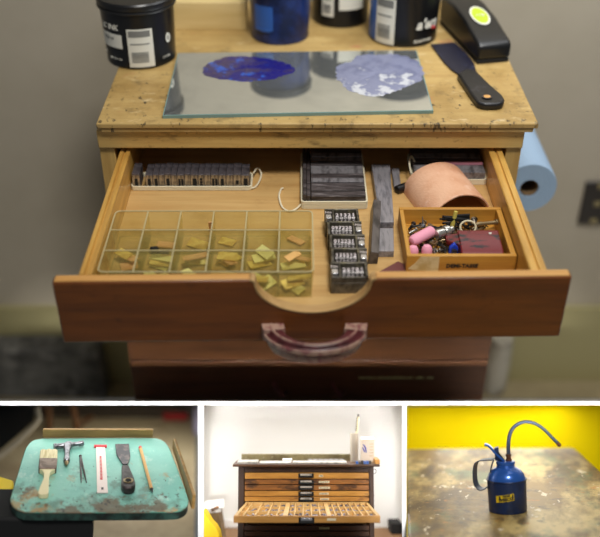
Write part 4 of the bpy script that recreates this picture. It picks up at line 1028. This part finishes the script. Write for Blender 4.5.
pull(case, 300, 313, 517.2, 523.4, YT, 'plunger')
m = MB(c0); m.box(kx(327, YT, 519), kx(336, YT, 519), YT-.0006, YT, kz(520.7, YT), kz(518.2, YT)); l = m.build('drawer_label', 'cream', case)
m = MB(c0)
for k in range(5): xx = kx(328, YT)+.0013*k; m.box(xx, xx+.0009, YT-.0009, YT-.0005, kz(519.9, YT), kz(519.0, YT))
# hook on right side
kp('hook', 'steel', lambda m: m.tube(smoothpath([(XR, YC+.01, kz(470)), (XR+.003, YC+.01, kz(470)), (XR+.0035, YC+.01, kz(473)), (XR+.001, YC+.01, kz(474.5))]), .0005, 6))
# type sorts in the cells : far too many and too small to count
so_ = MB((c0[0], (YT+YC)/2, zt3-.006)); random.seed(31)
for (u0, u1, fr) in sec:
    ed = [0]+fr+[1]
    for i in range(len(ed)-1):
        for r_ in range(3):
            if (u0 == 0 and i == 0) or (u0 == .66 and random.random() < .25): continue
            ua, ub = u0+(u1-u0)*ed[i], u0+(u1-u0)*ed[i+1]
            for k in range(9):
                v = (r_+random.uniform(.15, .85))/3; u = lerp(ua, ub, random.uniform(.2, .8)) if u0 < .66 else lerp(ua, ub, random.uniform(.3, .7))
                so_.obox((at(u, v), lerp(y_a, y_b, v), zt3-.0048+random.random()*.0028), (.0016, .006, .0012), (random.uniform(-.2, .2), random.uniform(-.2, .2), random.uniform(-.6, .6)))
solo(so_, 'metal_type', 'sorts', K, 'grey metal type lying in the compartments of the pulled out case', 'type', None, 'stuff', smooth=False)
# things on the cabinet
def kbox(name, mm, px0, px1, pyt, y0, y1, label, cat, group=None, pyb=None, bev=.0004, z0=None):
    x0, x1 = kx(px0, y0, pyt), kx(px1, y0, pyt); c_ = ((x0+x1)/2, (y0+y1)/2, ztop if z0 is None else z0)
    m = MB(c_); m.box(x0, x1, y0, y1, c_[2]+.0001, K.y(300, pyt, y0).z); return solo(m, name, mm, K, label, cat, group, bevel=bev)
g_ = 'metal galleys on the type cabinet'
kbox('metal_galley', 'galley', 237.5, 257.5, 461.6, YC-.002, YC+.03, 'pale metal galley at the left end of the type cabinet top', 'galley', g_)
kbox('metal_galley', 'galley', 259, 291, 462.8, YC-.002, YC+.03, 'thin grey galley second from left on the type cabinet top', 'galley', g_)
kbox('metal_block', 'bright_white', 282.5, 292, 459.2, YC+.033, YC+.045, 'small bright metal block behind the thin galleys', 'block')
kbox('metal_galley', 'galley', 292.5, 347, 462.3, YC-.002, YC+.028, 'long grey galley in the middle of the type cabinet top', 'galley', g_)
x = 308
for i in range(7):
    kbox('type_line', 'lead', x, x+4.6, 459.8, YC+.031, YC+.044, 'grey line of type, %s from left behind the long galley' % ordn[i], 'type line', 'type lines on the type cabinet'); x += 5.3
kbox('metal_stick', 'iron', 336.5, 347, 461.0, YC+.0455, YC+.0505, 'dark composing stick left of the frosted cylinder', 'stick')
kbox('wooden_end', 'case_drawer', 375.2, 379.8, 459.6, YC-.003, YC+.04, 'yellow wooden block at the right end of the type cabinet top', 'block')
random.seed(6)
for i in range(6):
    px = 356+i*2.6; kbox('type_piece', random.choice(['iron', 'lead_dark', 'blue_lab']), px, px+2.2, 461.3+random.uniform(-.5, .5), YC-.003, YC+.006, 'small dark type piece, %s from left in front of the carton' % ordn[i], 'type piece', 'type pieces in front of the carton', bev=.0002)
# frosted cylinder with brush
yc = YC+.036; pc = K.y(354.3, 460.5, yc); r_ = 4.2/917*YC; hcy = K.y(354, 433.2, yc).z-ztop
cy_ = thing('frosted_cylinder', 'tall frosted plastic cylinder standing on the type cabinet', 'container', K, (pc.x, yc, ztop))
m = MB((pc.x, yc, ztop)); m.lathe([(r_*.92, .0002), (r_*.98, .001), (r_, hcy*.96), (r_, hcy), (r_*.9, hcy), (r_*.88, .001), (r_*.92, .0002)], (pc.x, yc, ztop), 28); m.build('wall', 'frost', cy_)
m = MB((pc.x, yc, ztop)); m.lathe([(r_*.8, .0012), (r_*.86, .0014), (r_*.86, .004), (r_*.8, .0042)], (pc.x, yc, ztop), 24); m.build('foot', 'card', cy_)
a_ = Vector((pc.x, yc, ztop+.0045)); b_ = K.y(358.4, 414, yc); 
sk = thing('brush', 'thin brush with a speckled stem standing in the frosted cylinder', 'brush', K, a_)
m = MB(a_); m.cyl(a_, a_.lerp(b_, .93), .0011, .0016, 8); m.build('stem', 'cream', sk)
m = MB(a_)
for k in range(7): t = .62+k*.045; q_ = a_.lerp(b_, t); m.cyl(q_+Vector((-.0008, -.0002, 0)), q_+Vector((-.0008, -.0002, .0012)), .0014, .0014, 8)
m.build('speckles', 'iron', sk)
m = MB(a_); m.cyl(a_.lerp(b_, .93), b_, .0017, .001, 8); m.build('tip', 'steel_dark', sk)
# carton
yk = YC+.026; x0, x1 = kx(361.2, yk, 450), kx(374.4, yk, 450); z1 = K.y(360, 439.8, yk).z
ct = thing('carton', 'cream milk carton with blue print at the right of the type cabinet top', 'carton', K, ((x0+x1)/2, yk, ztop)); cto = ((x0+x1)/2, yk, ztop)
m = MB(cto); m.box(x0, x1, yk, yk+.014, ztop+.0002, z1); m.build('body', 'carton', ct, bevel=.0003)
m = MB(cto); m.prism([(yk, z1+.0001), (yk+.014, z1+.0001), (yk+.008, z1+.003), (yk+.006, z1+.003)], x0, x1, 'yz'); m.build('folded_top', 'carton', ct)
m = MB(cto); m.box(x0-.0002, x1+.0002, yk-.0003, yk+.0002, z1-.0006, z1-.0001); m.build('fold_line', 'tape', ct)
m = MB(cto)
for i, (pa_, pb2) in enumerate((((363.2, 444.5), (366, 449)), ((362.4, 447.5), (364.5, 452)), ((364.5, 446), (366.2, 452.5)))):
    p = K.y(*pa_, yk-.0003); q = K.y(*pb2, yk-.0003); m.tube([p, (p+q)/2+Vector((.0004, 0, 0)), q], .0006, 6, flat=.6)
m.build('blue_print', 'blue_print', ct)
m = MB(cto)
for k in range(5): zz_ = lerp(z1, ztop, .2+.13*k); m.box(lerp(x0, x1, .62), lerp(x0, x1, .92), yk-.0003, yk+.0001, zz_, zz_+.0007)
m.build('fine_print', 'tape', ct)
# bin, paper, yellow cloth, black box
yn = 1.17
bn = K.y(214, 537, yn); bt = lambda px, py, y=yn: K.y(px, py, y)
wb = thing('waste_bin', 'brown woven waste bin at the lower left beside the type cabinet', 'bin', K, (bn.x, yn+.02, zfk))
wo = (bn.x, yn+.02, zfk); xl, xr = bt(205, 515).x, bt(219, 512).x; zt4 = bt(214, 512.5).z
m = MB(wo); cxx = (xl+xr)/2; hwid = (xr-xl)/2
ring = lambda w_, d_, z_: [(cxx-w_, yn+.02-d_, z_), (cxx+w_, yn+.02-d_, z_), (cxx+w_, yn+.02+d_, z_), (cxx-w_, yn+.02+d_, z_)]
ob, otp, itp, ib = ring(hwid+.006, .026, zfk+.0002), ring(hwid, .022, zt4), ring(hwid-.0015, .0205, zt4), ring(hwid-.0015, .0205, zt4-.02)
v = ob+otp+itp+ib; f = [(3, 2, 1, 0), (12, 13, 14, 15)]
for L_ in range(3):
    for k in range(4): f.append((L_*4+k, L_*4+(k+1) % 4, L_*4+4+(k+1) % 4, L_*4+4+k))
m.add(v, f); m.build('bin_wall', 'kraft', wb)
m = MB(wo); m.box(cxx-hwid+.002, cxx+hwid-.002, yn+.001, yn+.039, zt4-.019, zt4-.006); m.build('liner', 'black_matte', wb)
m = MB((cxx, yn+.02, zt4)); random.seed(12)
for (dz, tl, px0, px1, py) in ((.004, .25, 203.5, 222, 507), (.007, .15, 206, 224, 504.5), (.0015, -.1, 203.5, 219, 510)):
    c_ = K.y((px0+px1)/2, py, yn+.015); w_ = (kx(px1, yn)-kx(px0, yn)); m.obox(c_, (w_, .036, .0022), (tl, -.10, random.uniform(-.2, .2)))
solo(m, 'waste_paper', 'bright_white', K, 'crumpled white paper heaped on the brown waste bin', 'paper', bevel=.0006)
p = K.y(215, 508.5, yn-.006); m = MB(p); m.obox(p, (.010, .002, .0035), (0, -.45, 0)); solo(m, 'orange_scrap', 'case_drawer_dark', K, 'brown and red scrap on the white waste paper', 'scrap')
yy2 = 1.04
pts = K.xz([(202.3, 511), (204.5, 512.5), (208, 518), (211, 523), (215, 527), (218.5, 533), (220, 541), (220, 556), (202.3, 556)], yy2)
m = MB((pts[2][0], yy2, K.y(210, 556, yy2).z)); m.prism(pts, yy2, yy2+.03, 'xz'); solo(m, 'yellow_chair', 'yellow_cloth', K, 'rounded yellow chair back at the lower left corner in front of the waste bin', 'chair', bevel=.006, seg=3)
kbx0, kbx1 = kx(391.3, YK-.06, 530), kx(402.5, YK-.06, 530); m = MB((kbx0, YK-.03, zfk)); m.box(kbx0, kbx1, YK-.06, YK-.01, zfk, K.y(396, 523.8, YK-.06).z); solo(m, 'black_box', 'black_matte', K, 'black box on the floor right of the type cabinet', 'box', bevel=.001)

# ================================================================== BAY 4: oil can (frame O)
zo = O.z(508, 511, 1).z; yo1 = 1.04*math.cos(math.radians(14)); 
d_ = O.loc(508, 511); zo = d_.z/d_.y*yo1
m = MB((O.z(505, 500, zo).x, 1.05, zo-.03)); tp_ = O.xy([(407.2, 449), (480, 448.4), (573.5, 447.5), (578, 450.5), (607, 477), (640, 512), (660, 560), (407.2, 560)], zo)
m.prism(tp_, zo-.028, zo); solo(m, 'worn_table', 'table', O, 'large worn brown table top stained with paint under the oil can', 'table', bevel=.003)
YY = 1.70; pA = O.y(402.5, 480, YY); pB = O.y(640, 480, YY)
m = MB((0, YY, zo)); m.box(pA.x, pB.x, YY, YY+.02, zo-.30, O.y(500, 404.8, YY).z); struct(m, 'wall_right', 'yellow_wall', O, 'bright yellow wall behind the worn table')
# oil can
oc_ = O.z(508, 510.6, zo); R0 = 18.4/917*1.045; Hc = O.y(508, 478.4, oc_.y).z-zo
can = thing('oil_can', 'small blue oil can with a long curved spout standing on the worn table', 'oil can', O, (oc_.x, oc_.y, zo))
m = MB(); m.lathe([(R0*.90, 0), (R0*.945, .0006), (R0*.955, .0016), (R0*.985, Hc*.95), (R0*1.02, Hc*.965), (R0*1.03, Hc*.985), (R0*1.02, Hc), (R0*.97, Hc), (R0*.965, Hc*.985)], n=56); m.build('body', 'can_blue', can)
hk = Hc; z_ = lambda py: O.y(508, py, oc_.y).z-zo
m = MB(); m.lathe([(R0*.955, hk*.975), (R0*.94, hk*1.06), (R0*.88, hk*1.16), (R0*.74, hk*1.265), (R0*.56, hk*1.335), (R0*.47, hk*1.36), (R0*.455, hk*1.375)], n=56); m.build('dome', 'dome_blue', can)
zn = hk*1.37; ztop2 = z_(461.2)
m = MB(); m.lathe([(R0*.45, zn), (R0*.47, zn+.0008), (R0*.44, zn+.0018), (R0*.47, zn+.0028), (R0*.47, ztop2-.0022), (R0*.485, ztop2-.0012), (R0*.47, ztop2), (R0*.38, ztop2+.0005)], n=36); m.build('cap', 'dome_blue', can)
m = MB(); fx = O.y(508.6, 458, oc_.y).x-oc_.x; m.lathe([(.0036, ztop2+.0002), (.0034, ztop2+.0022), (.0026, ztop2+.0026), (.0025, ztop2+.0055), (.0032, ztop2+.006), (.0030, ztop2+.0075), (.0022, ztop2+.0078)], (fx, 0, 0), 18); m.build('nozzle_fitting', 'rust', can)
sp_px = [(508.6, 457), (508.4, 444.8), (509.8, 434.6), (513.7, 427.4), (520.5, 422.9), (527.6, 421.9), (535.8, 423.9), (544, 429.5), (552.2, 437.7), (557.5, 443)]
pts = [O.y(a_, b_, oc_.y)-Vector((oc_.x, oc_.y, zo)) for a_, b_ in sp_px]
fine = smoothpath(pts, 14); rad = [.0021*(1-.18*i/len(fine))*(1+(.10 if i % 2 else -.06)) for i in range(len(fine))]
m = MB(); m.tube(fine, rad, 10); s_ = m.build('spout', 'spout', can, angle=2.5)
e0 = fine[-1]; e1 = O.y(560.5, 446.3, oc_.y)-Vector((oc_.x, oc_.y, zo)); m = MB(); m.lathe([(.0021, -.0008), (.0021, (e1-e0).length*.7), (.0012, (e1-e0).length)], e0, 12, e1-e0); m.build('spout_tip', 'rust', s_)
def op(px, py, dy=0): return O.y(px, py, oc_.y+dy)-Vector((oc_.x, oc_.y, zo))
hpts = smoothpath([op(493.5, 459.2), op(487, 459.4), op(480, 460.4), op(476.2, 463.5), op(474.9, 470), op(475.2, 480), op(477.2, 485.8), op(481, 489), op(485.5, 488.4), op(489.6, 485.4)], 6)
m = MB(); m.ribbon(hpts, (.0019, .0056, 0), .0010); m.build('handle_strap', 'strap', can)
m = MB(); m.ribbon([op(493.8, 459), op(492, 464), op(490.6, 470), op(490, 476)], (0, .0050, 0), .0012); m.build('handle_bracket', 'strap', can)
m = MB(); m.ribbon(smoothpath([op(484.4, 444.6), op(487.5, 445), op(491, 447.8), op(494.5, 451.8), op(499, 456), op(504, 460.2)], 4), (0, .0046, 0), .0022); m.build('thumb_lever', 'dome_blue', can, bevel=.0004)
m = MB(); a3 = [op(494.2, 448), op(498.4, 446.5), op(499, 452.5), op(505.2, 460), op(503, 461), op(495.2, 460)]
m.hull([v+Vector((0, -.0042, 0)) for v in a3], [v+Vector((0, .0042, 0)) for v in a3]); m.build('lever_bracket', 'can_blue', can, bevel=.0005)
# badge
rb = R0*.975; zbg = z_(495.6)+.0015
def shr(a0): 
    return lambda x, y, h: ((rb+h)*math.sin(a0+x/rb), -(rb+h)*math.cos(a0+x/rb), zbg+y+(x)*.16)
a0 = -.13
m = MB(); n = 14; wv = .0095; hv = .0036; v = []; f = []
for i in range(n+1):
    x = -wv+2*wv*i/n; fn = shr(a0)
    for (yv, h) in ((-hv, -.0002), (-hv, .0004), (hv, .0004), (hv, -.0002)): v.append(fn(x, yv, h))
for i in range(n):
    for k in range(4): f.append((4*i+k, 4*i+(k+1) % 4, 4*i+4+(k+1) % 4, 4*i+4+k))
f += [(3, 2, 1, 0), tuple(4*n+k for k in range(4))]
m.add(v, f); bg = m.build('badge', 'badge', can); bg['label'] = 'yellow badge with black lettering'
m = MB(); m.text('WESCO', .0042, lambda x, y, h: shr(a0)(x+.0012, y-.0014, h+.0004), bold=.0002); m.text('VALVE', .0026, lambda x, y, h: shr(a0)(x+.0016, y+.0021, h+.0004), bold=.0002)
for xx in (-.0052, .0080):
    m.add([shr(a0)(xx+dx, yy_, h) for h in (.0003, .0007) for dx, yy_ in ((-.0007, -.003), (.0007, -.003), (.0007, .003), (-.0007, .003))], [(3, 2, 1, 0), (4, 5, 6, 7), (0, 1, 5, 4), (1, 2, 6, 5), (2, 3, 7, 6), (3, 0, 4, 7)])
m.build('badge_lettering', 'ink_print', bg, smooth=False)

# ================================================================== LIGHT
def area(name, pos, target, size, power, col=(1, 1, 1), spread=PI, sy=None):
    l = bpy.data.lights.new(name, 'AREA'); l.energy = power; l.color = col; l.size = size; l.spread = spread
    if sy: l.shape = 'RECTANGLE'; l.size_y = sy
    o = bpy.data.objects.new(name, l); COL.objects.link(o); o.location = pos
    o.rotation_euler = (Vector(target)-Vector(pos)).to_track_quat('-Z', 'Y').to_euler(); return o
area('ceiling_lamp', CAM+Vector((.25, .25, 1.05)), CAM+Vector((.05, 1.0, -.6)), .35, 22.5, (1, .98, .94))
area('wall_fill', CAM+Vector((.30, 1.13, .03)), CAM+Vector((.28, 1.4, -.22)), .45, 3.2, (.95, .97, 1))  # added fill, unseen: brightens the upper wall that the mirror reflects
# added fill lights hidden under the partition shelf to brighten the small bays
def under(name, px, t, sx_, sy_, power, col):
    pos = CAM+cam3(colx(px)*t, row(401.3)*t-.0046, t)
    return area(name, pos, pos-cU-cF*.1467, sx_, power, col, PI, sy_)
under('bay_fill_left', 98, 1.10, .18, .10, .12, (1, .98, .95))
under('bay_fill_floor', 130, 1.52, .16, .12, .42, (1, .96, .88))
under('bay_fill_middle', 303, 1.155, .23, .11, .37, (1, .98, .95))
fl_pos = CAM+cam3(colx(303)*1.02, row(401.3)*1.02-.0047, 1.02)
area('bay_fill_front', fl_pos, fl_pos-cU-cF*.1467, .20, .07, (1, .97, .92), PI, .03)
under('bay_fill_right', 505, 1.25, .18, .35, .36, (1, .97, .9))
under('bay_fill_back', 505, 1.56, .24, .12, .58, (1, .98, .94))
# small added fill lights out of view below, aimed at the white partitions
def partition_fill(px, py, fx, power):
    tgt = CAM+cam3(colx(px), row(py), 1.0); pos = CAM+cam3(fx, -.165, .45)
    area('partition_fill', pos, tgt, .012, power, (1, 1, 1), math.radians(11))
for i in range(13):
    px = -10+i*51.6; partition_fill(px, 403.2, colx(px)*.75, .022)
for px in (200.9, 404.3):
    for py in (440, 480, 520): partition_fill(px, py, colx(px)*.6, .007)
w = bpy.data.worlds.new('world'); SC.world = w; w.use_nodes = True
w.node_tree.nodes['Background'].inputs[0].default_value = (.9, .95, 1, 1); w.node_tree.nodes['Background'].inputs[1].default_value = .13
